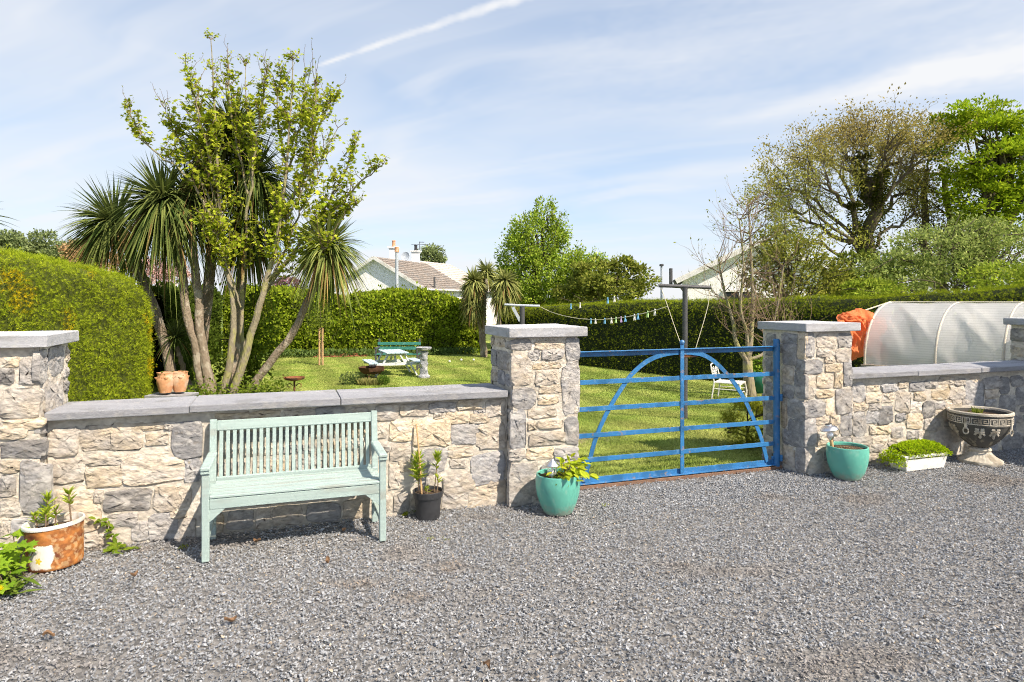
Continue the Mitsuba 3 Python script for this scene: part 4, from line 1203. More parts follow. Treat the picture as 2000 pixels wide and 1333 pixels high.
def clumps(L, r, ells, ncl, rcl, nl, tmpl, size, cols, flat=.6, shade=.0, droop=0.0):
    """Leaves in clumps spread through ellipsoids (centre, radii)."""
    vol = np.array([np.prod(e[1]) ** .67 for e in ells]); vol /= vol.sum()
    for _ in range(ncl):
        c, ra = ells[r.choice(len(ells), p=vol)]
        d = rvec(r, 1)[0]
        q = np.asarray(c) + d * np.asarray(ra) * r.uniform(.45, 1.0) ** .6
        rc = rcl * r.uniform(.55, 1.3)
        n = int(nl * r.uniform(.6, 1.3))
        off = rvec(r, n) * (r.random((n, 1)) ** .4) * [rc, rc, rc * flat]
        out = unit(off + d * rc * .5 + [0, 0, .25 * rc])
        b = 1 + r.normal(0, .18)
        t = r.random()
        col = tint(r, n, cols[0], cols[1], .15) * b * GREEN
        fwd = unit(out + r.normal(0, .6, (n, 3)) + [0, 0, -droop])
        L.add(tmpl, q + off, fwd, unit(out * .6 + [0, 0, .6] + r.normal(0, .55, (n, 3))), size * r.uniform(.65, 1.3, n), col)


def ell(px, py, Y, rx, ry, dep=.8):
    s = Y / FOC
    return at(px, py, Y), (rx * s, rx * s * dep, ry * s)


def bushy(name, label, cat, ells, ncl, rcl, nl, tmpl, size, cols, seed, base=None, trunk_r=.12, bark='mat_dark_bark', gloss=False, flat=.65, twigs=0, group=None):
    r = rng_of(seed)
    k = thing(name, label, cat, group)
    L = Leaves()
    clumps(L, r, ells, ncl, rcl, nl, tmpl, size, cols, flat)
    L.put(k, 'crown', 'mat_leaf_gloss' if gloss else 'mat_leaf')
    c0 = np.mean([e[0] for e in ells], 0)
    b = np.array([c0[0], c0[1], -.4]) if base is None else np.asarray(base)
    ms = []
    top = c0 + [0, 0, ells[0][1][2] * .2]
    P, R_ = limb(b, top, trunk_r, trunk_r * .4, 0, r)
    ms.append(tube(P, R_, 8))
    part(k, 'trunk', join(ms), bark, smooth=True)
    bs = []
    for i in range(10 + twigs):
        e = ells[r.integers(len(ells))]
        tip = np.asarray(e[0]) + rvec(r, 1)[0] * np.asarray(e[1]) * (.95 if i < 10 else 1.1)
        q = P[r.integers(2, len(P))]
        A, B = limb(q, tip, trunk_r * .4, .012, .08, r)
        bs.append(tube(A, B, 5))
    part(k, 'branches', join(bs), bark, smooth=True, kind='stuff')
    return k


# the sycamore in front of the palms
SY = 12.2
r = rng_of(70)
k = thing('sycamore_tree', 'many stemmed young tree with pale trunks and yellow green leaves before the palms', 'tree')
STEMS = [([(428, 800), (452, 690), (454, 600), (433, 460), (424, 300), (412, 78)], .075, 0.0), ([(450, 800), (478, 690), (508, 595), (522, 545), (548, 430), (562, 300), (572, 118)], .08, -.25), ([(440, 800), (470, 700), (472, 600), (480, 450), (486, 300), (480, 128)], .055, .25),
         ([(522, 550), (604, 468), (690, 370), (748, 322)], .035, -.5), ([(515, 570), (612, 440), (662, 360), (698, 272)], .035, -.2), ([(433, 460), (370, 350), (290, 285), (249, 212)], .03, -.2), ([(433, 440), (380, 330), (345, 270), (318, 205)], .025, .3), ([(428, 380), (395, 250), (362, 122)], .025, -.3),
         ([(548, 430), (602, 320), (632, 220), (655, 195)], .03, .3), ([(548, 430), (600, 330), (612, 240), (618, 148)], .03, -.4), ([(480, 430), (504, 250), (522, 128)], .03, -.4), ([(485, 380), (452, 230), (444, 115)], .025, .4), ([(560, 330), (542, 230), (548, 135)], .025, 0), ([(508, 595), (560, 480), (592, 400), (640, 300)], .03, .5), ([(604, 468), (650, 440), (706, 392)], .02, -.3), ([(433, 440), (405, 330), (385, 180)], .025, .1), ([(560, 350), (590, 230), (596, 150)], .025, .5), ([(530, 500), (575, 400), (660, 250)], .025, -.6), ([(470, 600), (430, 480), (395, 420)], .02, -.6), ([(515, 560), (600, 520), (650, 470)], .02, -.8)]
stems_w, twigs, L = [], [], Leaves()
for i, (q, rad, dy) in enumerate(STEMS):
    n0 = len(q)
    P = bez([at(x, y, SY + dy * (j / (n0 - 1) if i > 2 else 1)) for j, (x, y) in enumerate(q)], 22)
    P[1:-1] += r.normal(0, .012, P[1:-1].shape)
    part(k, 'trunk' if i < 3 else 'branch', tube(P, np.linspace(rad, .006, len(P)) if i > 2 else rad * np.linspace(1, .08, len(P)) ** .9, 9 if i < 3 else 6), 'mat_pale_bark', smooth=True)
    m = len(P)
    lo = .48 if i < 3 else .25
    for _ in range(58 if i < 3 else 35):
        t = lo + (1 - lo) * r.random()
        q0 = P[min(m - 1, int(t * m))]
        ln = (.75 if i < 3 else .55) * (1.12 - t) * r.uniform(.5, 1.3) + .10
        d = unit(rvec(r, 1)[0] * [.9, .8, .4] + [0, 0, .95])
        tw = np.array([q0, q0 + d * ln * .5 + r.normal(0, .02, 3), q0 + d * ln + [0, 0, .06 * ln]])
        twigs.append(tube(tw, [.007, .0055, .003], 4))
        nn_ = int(6 + 21 * ln)
        tt_ = r.uniform(.15, 1, nn_)
        pos = tw[0] * (1 - tt_[:, None]) + tw[2] * tt_[:, None] + r.normal(0, .03, (nn_, 3))
        fw = unit(rvec(r, nn_) * [1, 1, .5] + d * .35 + [0, 0, -.15])
        pale = 1.0 - .25 * (r.random() < .3)
        L.add(MAPLE, pos + fw * .02, fw, unit(np.array([.15, -.25, .8]) + r.normal(0, .45, (nn_, 3))), r.uniform(.05, .125, nn_) * (1 - .45 * t ** 4), tint(r, nn_, (.27, .37, .025), (.56, .60, .06), .14) * pale)
    if i > 4 or i < 3:
        for _ in range(3):                     # bare shoots standing above the leaves
            q0 = P[int(m * r.uniform(.7, .92))]
            tip = q0 + np.array([r.normal(0, .16), r.normal(0, .16), r.uniform(.35, .8)])
            A, B = limb(q0, tip, .007, .0025, 0, r, 6)
            twigs.append(tube(A, B, 4))
            pos = A[2:] + r.normal(0, .01, (4, 3))
            L.add(OVAL, pos, unit(np.array([0, 0, 1.0]) + r.normal(0, .5, (4, 3))), rvec(r, 4), .04, tint(r, 4, (.12, .14, .02), (.25, .26, .05)))
L.put(k, 'crown')
part(k, 'twigs', join(twigs), 'mat_twig', kind='stuff')


# cabbage palms
def palm_head(L, r, c, R0, n, dirs=(0, 0, .25), low=-.75, cols=((.035, .062, .016), (.15, .175, .05)), wid=.038, skirt=.25, stiff=1.0):
    d = rvec(r, n * 3)
    d = d[d[:, 2] > low][:n]
    d = unit(d + np.asarray(dirs))
    n = len(d)
    ln = R0 * r.uniform(.75, 1.1, n)
    sag = (.10 + .62 * np.clip(.8 - d[:, 2], 0, 1.6) * r.uniform(.5, 1.25, n)) / stiff
    t = np.linspace(0, 1, 7)
    P = np.asarray(c) + d[:, None] * (ln[:, None] * t[None])[..., None] + np.array([0, 0, -1.0]) * (ln * sag)[:, None, None] * (t ** 2.2)[None, :, None]
    P += (r.normal(0, .05, (n, 3)) * R0)[:, None] * (t ** 2)[None, :, None]
    side = unit(np.cross(d, np.array([0, 0, 1.0])) + r.normal(0, .3, (n, 3)))
    prof = np.array([.55, .9, 1.0, .95, .75, .45, .05])
    q = r.random((n, 1)) * .8 + .2 * np.clip(d[:, 2:], 0, 1)
    col = 1.5 * (np.array(cols[0]) * (1 - q) + np.array(cols[1]) * q) * (1 + r.normal(0, .15, (n, 1)))
    dead = (d[:, 2] < -.2) & (r.random(n) < skirt)
    col[dead] = np.array([.26, .17, .07]) * (1 + r.normal(0, .2, (dead.sum(), 1)))
    L.strips(P, side, (prof, wid * r.uniform(.8, 1.2, n)), col)


def palm(label, trunks, heads, seed, Y, rad=.085, group='cabbage palms in the garden', cols=None, wid=.038, R_scale=1.0):
    r = rng_of(seed)
    k = thing('cabbage_palm', label, 'palm tree', group)
    for q in trunks:
        P = bez([at(x, y, Y + (dy[0] if dy else 0)) for x, y, *dy in q], 14)
        P[1:-1] += r.normal(0, .012, P[1:-1].shape)
        part(k, 'trunk', tube(P, np.linspace(rad * 1.15, rad * .8, len(P)), 12), 'mat_palm_bark', smooth=True)
    for x, y, R0, n, dirs, *rest in heads:
        L = Leaves()
        palm_head(L, r, at(x, y, Y + (rest[0] if rest else 0)), R0, n, dirs, cols=cols or ((.030, .055, .014), (.165, .19, .055)), wid=wid)
        L.put(k, 'leaf_crown', 'mat_leaf_gloss')
    return k


palm('tall dark cabbage palm leaning left at the left of the group behind the conifer hedge', [[(345, 800), (318, 660), (285, 560), (240, 455)]], [(222, 436, 1.02, 560, (-.25, -.1, -.05))], 81, 12.8, .095)
palm('cabbage palm with two pale trunks and a great drooping head left of the young tree', [[(402, 790), (385, 690), (362, 590), (345, 420)], [(414, 790), (397, 690), (388, 590), (372, 420)]], [(318, 392, 1.08, 660, (-.12, -.15, -.25)), (372, 385, .99, 500, (.1, -.1, -.25), .3)], 82, 12.4, .085)
palm('tallest cabbage palm with dark hanging leaves behind the young tree', [[(450, 790), (458, 690), (470, 560), (478, 300)], [(425, 800), (395, 680), (412, 500), (420, 300)]], [(455, 262, 1.04, 480, (0, 0, .05)), (500, 340, 1.02, 520, (.1, -.1, -.45)), (420, 310, 1.0, 440, (-.1, 0, -.25)), (485, 440, .85, 380, (0, -.1, -.6))], 83, 13.0, .11)
palm('cabbage palm leaning right over the lawn with a single round head', [[(470, 810), (505, 735), (565, 662), (612, 560), (632, 495)]], [(640, 482, .79, 560, (.12, -.15, -.15))], 84, 12.0, .07, cols=((.05, .085, .02), (.26, .28, .085)))
palm('small cabbage palm with thin arching leaves in the shade below the tall palms', [[(385, 790), (362, 730), (345, 678)]], [(342, 660, .46, 190, (0, 0, .35))], 85, 12.9, .055, wid=.026)
FAR = ((.10, .12, .03), (.30, .31, .11))
palm('far cabbage palm with two shaggy heads left of the middle pillar against the back hedge', [[(944, 700), (937, 640), (930, 555)], [(948, 700), (945, 640), (950, 545)]], [(926, 550, .64, 420, (-.05, -.1, -.35)), (950, 532, .58, 340, (0, 0, -.25), .4), (926, 588, .55, 340, (0, -.1, -.6))], 86, 23.2, .07, cols=FAR, wid=.06)
palm('far cabbage palm with one shaggy head just left of the middle pillar cap', [[(975, 700), (975, 640), (980, 560)]], [(986, 550, .66, 460, (.05, -.1, -.35)), (980, 572, .52, 260, (0, -.1, -.5))], 87, 22.6, .07, cols=FAR, wid=.06)
# leaf tip of a palm at the left edge
palm('cabbage palm mostly outside the picture whose leaf tips reach in at the left edge', [[(-95, 700), (-90, 560), (-85, 440)]], [(-90, 430, .62, 150, (0, 0, .2))], 88, 7.6, .07)

# plants at the foot of the trees
r = rng_of(90)
k = thing('bank_plants', 'low green plants at the foot of the palm trunks', 'plant')
labels[k]['kind'] = 'stuff'
L = Leaves()
n = 1500
px = r.uniform(360, 545, n)
pos = np.array([at(x, 760, 11.7) for x in px])
pos[:, 1] += r.normal(0, .3, n)
pos[:, 2] = -.12 + np.abs(r.normal(0, .17, n)) + .16 * (px > 480) * r.random(n)
L.add(OVAL, pos, np.stack([r.normal(0, .7, n), r.normal(-.3, .6, n), np.abs(r.normal(.3, .5, n))], 1), np.tile([0, -.2, 1.0], (n, 1)) + r.normal(0, .3, (n, 3)), r.uniform(.05, .11, n), tint(r, n, (.10, .17, .02), (.24, .31, .04)))
scene[k] = mikit.ply((np.vstack(L.v), np.vstack(L.f)), 'mat_leaf', color=np.clip(np.vstack(L.c), 0, 1))
bushy('laurel_bush', 'leafy dark green bush between the palm trunks and the leaning palm', 'bush', [ell(500, 650, 13.9, 40, 80), ell(470, 700, 13.7, 50, 60)], 60, .22, 45, RHOMB, .10, ((.06, .10, .012), (.16, .20, .02)), 91, gloss=True, trunk_r=.03)

# trees and bushes beyond the hedges
bushy('leafy_tree', 'bright green pyramid shaped tree beyond the back hedge in the middle', 'tree', [ell(1072, 540, 27, 98, 52), ell(1068, 575, 27, 100, 30), ell(1050, 470, 27, 64, 48), ell(1062, 425, 27, 22, 40), ell(1020, 455, 27, 20, 38), ell(1090, 455, 27, 20, 40), ell(1135, 535, 27, 66, 46), ell(1000, 505, 27, 30, 45), ell(1010, 560, 27, 45, 35)], 740, .26, 44, RHOMB, .115, ((.12, .195, .018), (.27, .335, .045)), 101, twigs=30, flat=1.5)
bushy('olive_bush', 'spreading olive brown bush right of the bright green tree beyond the right hedge', 'bush', [ell(1165, 540, 25, 52, 36), ell(1200, 565, 25, 70, 24), ell(1245, 545, 25, 34, 26), ell(1215, 520, 25, 22, 16), ell(1140, 575, 25, 60, 25)], 200, .27, 48, RHOMB, .14, ((.10, .14, .02), (.25, .26, .055)), 102, twigs=25, trunk_r=.08)
for i, (lab, args) in enumerate((('round grey green tree beyond the conifer hedge at the far left', (85, 480, 48, 34, 26)), ('grey green tree top cut by the left edge beyond the conifer hedge', (12, 478, 46, 34, 24)), ('small feathery tree behind the roof of the white bungalow', (846, 503, 62, 20, 22)), ('grey green tree between the far left tree and the palms', (150, 500, 50, 30, 26)))):
    bushy('distant_tree', lab, 'tree', [ell(*args), ell(args[0] + 6, args[1] + 14, args[2], args[3] * .9, args[4] * .8)], 60, .6, 60, RHOMB, .24, ((.11, .145, .06), (.20, .24, .10)), 110 + i, trunk_r=.15)
bushy('copper_bush', 'bush with pinkish brown young leaves above the left conifer hedge', 'bush', [ell(165, 500, 22, 38, 22), ell(200, 520, 22, 45, 20)], 70, .3, 40, RHOMB, .12, ((.20, .14, .07), (.38, .25, .14)), 115, trunk_r=.05)
bushy('blossom_tree', 'small tree with pale pink blossom behind the palm trunks', 'tree', [ell(300, 530, 27, 28, 22), ell(335, 540, 27, 30, 18)], 60, .35, 45, RHOMB, .12, ((.42, .27, .27), (.58, .44, .42)), 116, trunk_r=.06)
bushy('purple_bush', 'bush with purple young leaves above the back hedge right of the palms', 'bush', [ell(560, 558, 27, 22, 14)], 22, .3, 40, RHOMB, .13, ((.12, .06, .08), (.22, .13, .15)), 117, trunk_r=.05)
bushy('hawthorn_bush', 'olive green twiggy bush behind the small bare tree and right pillar', 'bush', [ell(1545, 530, 17.5, 75, 70), ell(1600, 550, 17.5, 60, 55), ell(1530, 480, 17.8, 50, 40), ell(1480, 535, 18.2, 34, 45)], 250, .27, 34, RHOMB, .085, ((.10, .125, .018), (.235, .235, .045)), 121, twigs=60, trunk_r=.05)
bushy('ivy_bush', 'dark ivy covered bush below the great bare tree', 'bush', [ell(1690, 530, 21, 60, 40), ell(1650, 560, 20, 45, 30)], 130, .3, 45, RHOMB, .12, ((.045, .07, .010), (.13, .15, .025)), 122, gloss=True, trunk_r=.06)
bushy('willow_bush', 'pale silvery green bush above the hedge on the right behind the poly tunnel', 'bush', [ell(1830, 500, 18, 110, 55), ell(1760, 530, 17.5, 80, 42), ell(1960, 500, 18, 90, 60), ell(1900, 460, 18.5, 60, 40)], 420, .28, 42, RHOMB, .095, ((.13, .18, .04), (.29, .33, .11)), 123, twigs=60, trunk_r=.05)
bushy('elder_bush', 'yellow green bush at the right edge just above the hedge top', 'bush', [ell(1960, 545, 15.5, 70, 32), ell(1700, 570, 16.5, 60, 22)], 130, .22, 40, RHOMB, .085, ((.13, .19, .02), (.28, .33, .045)), 124, trunk_r=.04)

# the great bare tree with ivy
GY = 34.0
r = rng_of(130)
k = thing('ivy_tree', 'great spreading tree just coming into leaf with ivy clad trunk on the right', 'tree')
out, tips = [], []
base = at(1712, 640, GY); base[2] = -.4
f1 = at(1702, 345, GY)
P, R_ = limb(base, f1, .62, .22, 0, r, 10)
part(k, 'trunk', tube(P, R_, 12), 'mat_dark_bark', smooth=True)
main = [(1640, 340, -1), (1560, 430, 1), (1690, 292, 0), (1752, 318, 1.5), (1595, 355, -2), (1655, 306, 2), (1728, 298, -2), (1790, 370, 2), (1545, 370, 0), (1785, 325, -1), (1620, 315, 2), (1555, 470, -1), (1790, 420, 1), (1530, 400, -1)]
limbs = []
for i, (x, y, dy) in enumerate(main):
    q0 = P[(5, 4, 8, 8, 6, 8, 7, 6, 4, 7, 7, 3, 5, 4)[i]]
    q1 = at(x, y, GY + dy)
    A, B = limb(q0, q1, .17 - .006 * i, .05, .10, r, 8)
    limbs.append(A)
    part(k, 'limb', tube(A, B, 8), 'mat_dark_bark', smooth=True)
    d = unit(q1 - q0)
    for j in range(7):
        qq = A[min(7, 3 + j)] if j < 5 else A[-1]
        grow(r, qq, unit(d + rvec(r, 1)[0] * .75 + [0, 0, .05]), r.uniform(.8, 1.25), .042, 0, out, tips, (.3, .85), .78, (3, 3, 3), .04, (5, 4, 3, 3))
part(k, 'branches', join(out), 'mat_dark_bark', smooth=True, kind='stuff')
tp = np.array([t[0] for t in tips]); td = np.array([t[1] for t in tips])
L = Leaves()
for q in range(6):
    n = len(tp)
    hi = ss(6, 11, tp[:, 2])[:, None]
    col = 1.5 * (tint(r, n, (.17, .19, .03), (.30, .31, .06)) * (1 - hi * .6) + tint(r, n, (.22, .15, .07), (.31, .22, .10)) * hi * .6)
    sel = r.random(n) < .8
    L.add(RHOMB, (tp + r.normal(0, .2, (n, 3)))[sel], unit(td + r.normal(0, .7, (n, 3)))[sel], rvec(r, n)[sel], r.uniform(.08, .17, n)[sel], col[sel])
L.put(k, 'crown')
L = Leaves()
for A, rad in [(P, .72), (limbs[2], .34), (limbs[5], .25), (limbs[0][:5], .25), (limbs[3][:5], .25), (limbs[6][:5], .25)]:
    n = 4200 if rad > .5 else 900
    i = r.random(n) * (len(A) - 1.01)
    j = i.astype(int)
    q = A[j] * (1 - (i - j))[:, None] + A[j + 1] * (i - j)[:, None]
    dv = rvec(r, n) * [1, 1, .3]
    L.add(RHOMB, q + dv * rad * r.uniform(.6, 1.25, (n, 1)), unit(dv + [0, 0, -.4]), dv + r.normal(0, .3, (n, 3)), r.uniform(.10, .2, n), tint(r, n, (.035, .055, .010), (.12, .125, .02)))
L.put(k, 'ivy', 'mat_leaf_gloss')
# second ivy clad stem and the bright green tree at the right edge
GY2 = 36.0
k = thing('ivy_tree', 'bare tree with two ivy clad stems between the great tree and bright green tree', 'tree')
out, tips = [], []
L = Leaves()
for (xa, xb, yb) in ((1800, 1812, 330), (1850, 1845, 340)):
    q0 = at(xa, 640, GY2); q0[2] = -.4
    A, B = limb(q0, at(xb, yb, GY2), .35, .12, 0, r, 8)
    part(k, 'trunk', tube(A, B, 9), 'mat_dark_bark', smooth=True)
    for j in range(9):
        grow(r, A[3 + j % 5], unit(rvec(r, 1)[0] * [1, 1, .6] + [0, 0, .5]), r.uniform(.9, 1.5), .06, 0, out, tips, (.3, .75), .74, (3, 3, 2), .08, (5, 4, 3, 3))
    n = 1300
    i = r.random(n) * 6.2
    j = i.astype(int)
    q = A[j] * (1 - (i - j))[:, None] + A[j + 1] * (i - j)[:, None]
    dv = rvec(r, n) * [1, 1, .3]
    L.add(RHOMB, q + dv * .5 * r.uniform(.5, 1.35, (n, 1)), unit(dv + [0, 0, -.4]), dv + r.normal(0, .3, (n, 3)), r.uniform(.10, .2, n), tint(r, n, (.035, .055, .010), (.12, .125, .02)))
L.put(k, 'ivy', 'mat_leaf_gloss')
part(k, 'branches', join(out), 'mat_dark_bark', smooth=True, kind='stuff')
tp = np.array([t[0] for t in tips]); td = np.array([t[1] for t in tips])
L = Leaves()
for q in range(5):
    n = len(tp)
    L.add(RHOMB, tp + r.normal(0, .2, (n, 3)), unit(td + r.normal(0, .7, (n, 3))), rvec(r, n), r.uniform(.09, .18, n), tint(r, n, (.22, .22, .04), (.40, .33, .09)))
L.put(k, 'crown')
bushy('maple_tree', 'bright green broad tree in full leaf at the right edge', 'tree', [ell(1905, 290, 33, 82, 75), ell(1940, 235, 33, 55, 40), ell(1975, 330, 33, 75, 60), ell(1990, 400, 33, 70, 60), ell(1920, 390, 33, 62, 60), ell(1880, 235, 33, 52, 34), ell(2040, 330, 33, 80, 110)], 330, .62, 85, RHOMB, .19, ((.11, .18, .008), (.27, .34, .02)), 131, base=at(1930, 640, 33), trunk_r=.3, flat=.42, twigs=30)

# the small bare tree behind the gate
r = rng_of(140)
k = thing('fruit_tree', 'small bare fruit tree with pale bark behind the right of the gate', 'tree')
TB = on_lawn(1467, 775)
TY = TB[1]
tz = lambda x, y, dy=0: at(x, y, TY + dy)
part(k, 'trunk', tube(bez([TB - [0, 0, .05], tz(1462, 740), tz(1460, 705)], 8), np.linspace(.125, .095, 9), 10), 'mat_pale_bark', smooth=True)
out, tips = [], []
for q, rad, dy in (([(1460, 708), (1438, 670), (1432, 630), (1415, 570), (1402, 500)], .062, 0), ([(1462, 705), (1467, 660), (1470, 590), (1466, 480), (1462, 400)], .062, .3), ([(1460, 700), (1458, 650), (1446, 600), (1452, 520), (1444, 430)], .045, -.4), ([(1466, 702), (1492, 690), (1504, 655), (1518, 600), (1530, 520)], .04, .2)):
    A = bez([tz(x, y, dy * j / 4) for j, (x, y) in enumerate(q)], 16)
    part(k, 'limb', tube(A, np.linspace(rad, .014, len(A)), 8), 'mat_pale_bark', smooth=True)
    for j in range(26):
        p0 = A[r.integers(5, len(A))]
        grow(r, p0, unit(rvec(r, 1)[0] * [1, 1, .5] + [0, 0, .55]), r.uniform(.35, .6), .010, 0, out, tips, (.25, .7), .75, (3, 2), .2, (4, 3, 3))
part(k, 'twigs', join(out), 'mat_twig', kind='stuff')
tp = np.array([t[0] for t in tips]); td = np.array([t[1] for t in tips])
sel = r.random(len(tp)) < .42
L = Leaves()
L.add(OVAL, tp[sel], unit(td[sel] + r.normal(0, .4, (sel.sum(), 3))), rvec(r, sel.sum()), r.uniform(.04, .075, sel.sum()), tint(r, sel.sum(), (.22, .25, .06), (.40, .40, .14)))
L.put(k, 'leaves')
k = thing('bare_shrub', 'thin bare shrub with arching twigs behind the right pillar cap', 'shrub')
out, tips = [], []
for j in range(13):
    b0 = at(1535 + r.normal(0, 12), 715, 11.2)
    grow(r, b0, unit(np.array([r.normal(0, .35), r.normal(0, .2), 1.0])), r.uniform(.5, .75), .010, 0, out, tips, (.2, .6), .8, (2, 2), .05, (4, 3, 3))
part(k, 'twigs', join(out), 'mat_twig', kind='stuff')
tp = np.array([t[0] for t in tips]); td = np.array([t[1] for t in tips])
sel = r.random(len(tp)) < .35
L = Leaves()
L.add(OVAL, tp[sel], unit(td[sel]), rvec(r, sel.sum()), r.uniform(.03, .05, sel.sum()), tint(r, sel.sum(), (.2, .26, .05), (.36, .40, .1)))
L.put(k, 'leaves')

# ------------------------------------------------------------------ houses beyond the hedges
scene['mat_render'] = pr(proc(lambda p, n, uv: mix(C3(.82, .83, .84), C3(.66, .58, .55), smoothstep(.48, .72, fbm((p.x + p.y) * .9, 0.3, p.z * .25)) * smoothstep(3.6, 1.0, p.z) * .8) * (.92 + .16 * fbm(p.x * 4, p.y * 4, p.z * 4))), 0.9, 0.15)
scene['mat_tile'] = pr(mottle((0.20, 0.175, 0.155), 0.35, 5, (0.17, 0.165, 0.16), 20), 0.9, 0.15)
scene['mat_tile_pale'] = pr(mottle((0.40, 0.365, 0.335), 0.15, 4), 0.9, 0.15)
scene['mat_window'] = pr((0.03, 0.035, 0.045), 0.08, 0.6)


def house(name, label, A, rd, halfw, length, ze, zr, tile, over=.35, zb=-.45, rows=14, seed=1):
    """Gable house: A = foot of the ridge at the near gable, rd = the ridge's direction."""
    r = rng_of(seed)
    rd = unit(np.array([rd[0], rd[1], 0.0])); sd = np.array([rd[1], -rd[0], 0])
    P = lambda s, t, z: np.array([A[0], A[1], 0]) + s * sd + t * rd + np.array([0, 0, z])
    k = thing(name, label, 'house')
    zw = lambda s: ze + (zr - ze) * (1 - abs(s) / halfw)
    part(k, 'wall', hull([P(s, t, z) for t in (0, length) for s, z in ((-halfw, zb), (halfw, zb), (-halfw, ze - .12), (halfw, ze - .12), (0, zr - .12))]), 'mat_render')
    slope = math.hypot(halfw, zr - ze)
    for side in (-1, 1):
        rf = part(k, 'roof', hull([P(side * s, t, z + dz) for t in (-over, length + over) for s, z in ((0, zr), (halfw + .3, ze - .3 * (zr - ze) / halfw)) for dz in (-.06, .0)]), tile)
        up = unit(np.cross(P(side, 0, ze - zr) - P(0, 0, 0), rd)) * 1.0
        n_ = unit(np.array([0, 0, 1.0]) * halfw + sd * side * (zr - ze))
        for q in range(rows):
            if side < 0 and sd[1] > 0:
                break
            f0, f1 = q / rows, (q + 1.08) / rows
            s0, s1 = f0 * (halfw + .3), f1 * (halfw + .3)
            z0, z1 = zr - s0 * (zr - ze) / halfw, zr - s1 * (zr - ze) / halfw
            row = hull([P(side * s0, t, z0) + n_ * .01 for t in (-over, length + over)] + [P(side * s1, t, z1) + n_ * d for t in (-over, length + over) for d in (.01, .05)])
            part(rf, 'tile_row', row, tile)
    for side in (-1, 1):
        part(k, 'bargeboard', bar(P(0, -over - .02, zr - .06), P(side * (halfw + .28), -over - .02, ze - .06 - .28 * (zr - ze) / halfw), .03, .22, up=(0, 0, 1)), 'mat_white_paint')
        part(k, 'soffit', hull([P(side * s, t, z) for t in (-over, .0) for s, z in ((0, zr - .15), (halfw + .25, ze - .15 - .25 * (zr - ze) / halfw))] + [P(side * s, t, z - .02) for t in (-over, .0) for s, z in ((0, zr - .15), (halfw + .25, ze - .15 - .25 * (zr - ze) / halfw))]), 'mat_white_paint')
        gz = ze - .30 * (zr - ze) / halfw - .04
        part(k, 'gutter', tube([P(side * (halfw + .36), -over, gz), P(side * (halfw + .36), length + over, gz)], .06, 8), 'mat_white_paint' if seed == 1 else 'mat_iron')
    return k, P


k1, P = house('bungalow', 'white bungalow gable with brown tiled roof beyond the back hedge left of centre', (-9.35, 45), (.28, .96), 3.55, 8.0, 2.62, 4.66, 'mat_tile', seed=1)
rf = f'{k1}__roof_001' if f'{k1}__roof_001' in scene else f'{k1}__roof'
for q, hh, potm, w in ((at(769, 505, 49), .75, 'mat_terracotta', .6), (at(812, 512, 53), .8, 'mat_black_plastic', .62)):
    ch = part(k1, 'chimney', join([cbox(q + [0, 0, hh / 2 - .4], (w, w * .8, hh + .8), .01), cbox(q + [0, 0, hh + .05], (w + .22, w + .1, .10), .01)]), 'mat_render')
    part(ch, 'chimney_pot', lathe([(.0, 0), (.14, 0), (.17, .05), (.13, .08), (.12, .4), (.16, .45), (.12, .5), (0, .5)], q + [0, 0, hh + .1], 16), potm, smooth=40)
ap = at(819, 512, 53)
part(k1, 'aerial', join([tube([ap - [0, 0, .5], ap + [0, 0, 1.65]], .03, 6), tube([ap + [-.65, 0, 1.4], ap + [.65, 0, 1.4]], .02, 5), tube([ap + [.0, 0, 1.6], ap + [.4, 0, 1.6]], .025, 5)] + [tube([ap + [x, -.3, 1.4], ap + [x, .3, 1.4]], .012, 4) for x in (-.6, -.3, .3, .6)]), 'mat_iron')
dsh = at(793, 502, 50)
part(k1, 'satellite_dish', join([lathe([(0, 0), (.2, .03), (.30, .09), (.36, .13), (.35, .14), (.26, .08), (0, .02)], dsh, 20, trimesh.transformations.rotation_matrix(math.radians(75), [1, -.3, 0])[:3, :3]), tube([dsh - [0, 0, .6], dsh], .04, 6)]), 'mat_pole', smooth=40)
part(k1, 'down_pipe', tube([P(3.62, .12, 2.3), P(3.62, .12, -.4)], .05, 8), 'mat_iron')
part(k1, 'vent_pipe', tube([P(3.75, 1.4, 2.0), P(3.75, 1.4, 3.3)], .07, 8), 'mat_iron')
house('bungalow', 'pale roofed rear wing of the white bungalow, its sunlit roof showing at the right', (-8.0, 54.8), (.34, .94), 5.2, 6.0, 2.5, 5.0, 'mat_tile_pale', seed=2)
k2, P = house('bungalow', 'white gabled bungalow behind the small bare tree right of the gate', (10.6, 27.8), (.25, .97), 3.25, 9.0, 2.72, 4.30, 'mat_tile', seed=3)
part(k2, 'down_pipe', tube([P(-3.45, -.1, 2.45), P(-3.2, -.06, 2.1), P(-3.2, -.06, -.4)], .06, 8), 'mat_iron')
part(k2, 'vent_pipe', tube([P(-3.75, -.2, 2.3), P(-3.75, -.2, 3.1)], .08, 8), 'mat_iron')
wn = part(k2, 'window', cbox(P(-.9, -.02, 1.5), (1.3, .06, 1.2), .004, np.stack([[.97, -.25, 0], [.25, .97, 0], [0, 0, 1]], 1)), 'mat_window')
part(wn, 'frame', join([cbox(P(-.9, -.05, 1.5) + np.array([.97, -.25, 0]) * dx + [0, 0, dz], sz, .004, np.stack([[.97, -.25, 0], [.25, .97, 0], [0, 0, 1]], 1)) for dx, dz, sz in ((-.65, 0, (.08, .08, 1.3)), (.65, 0, (.08, .08, 1.3)), (0, .6, (1.3, .08, .08)), (0, -.6, (1.3, .08, .08)), (0, 0, (.06, .08, 1.2)))]), 'mat_white_paint')
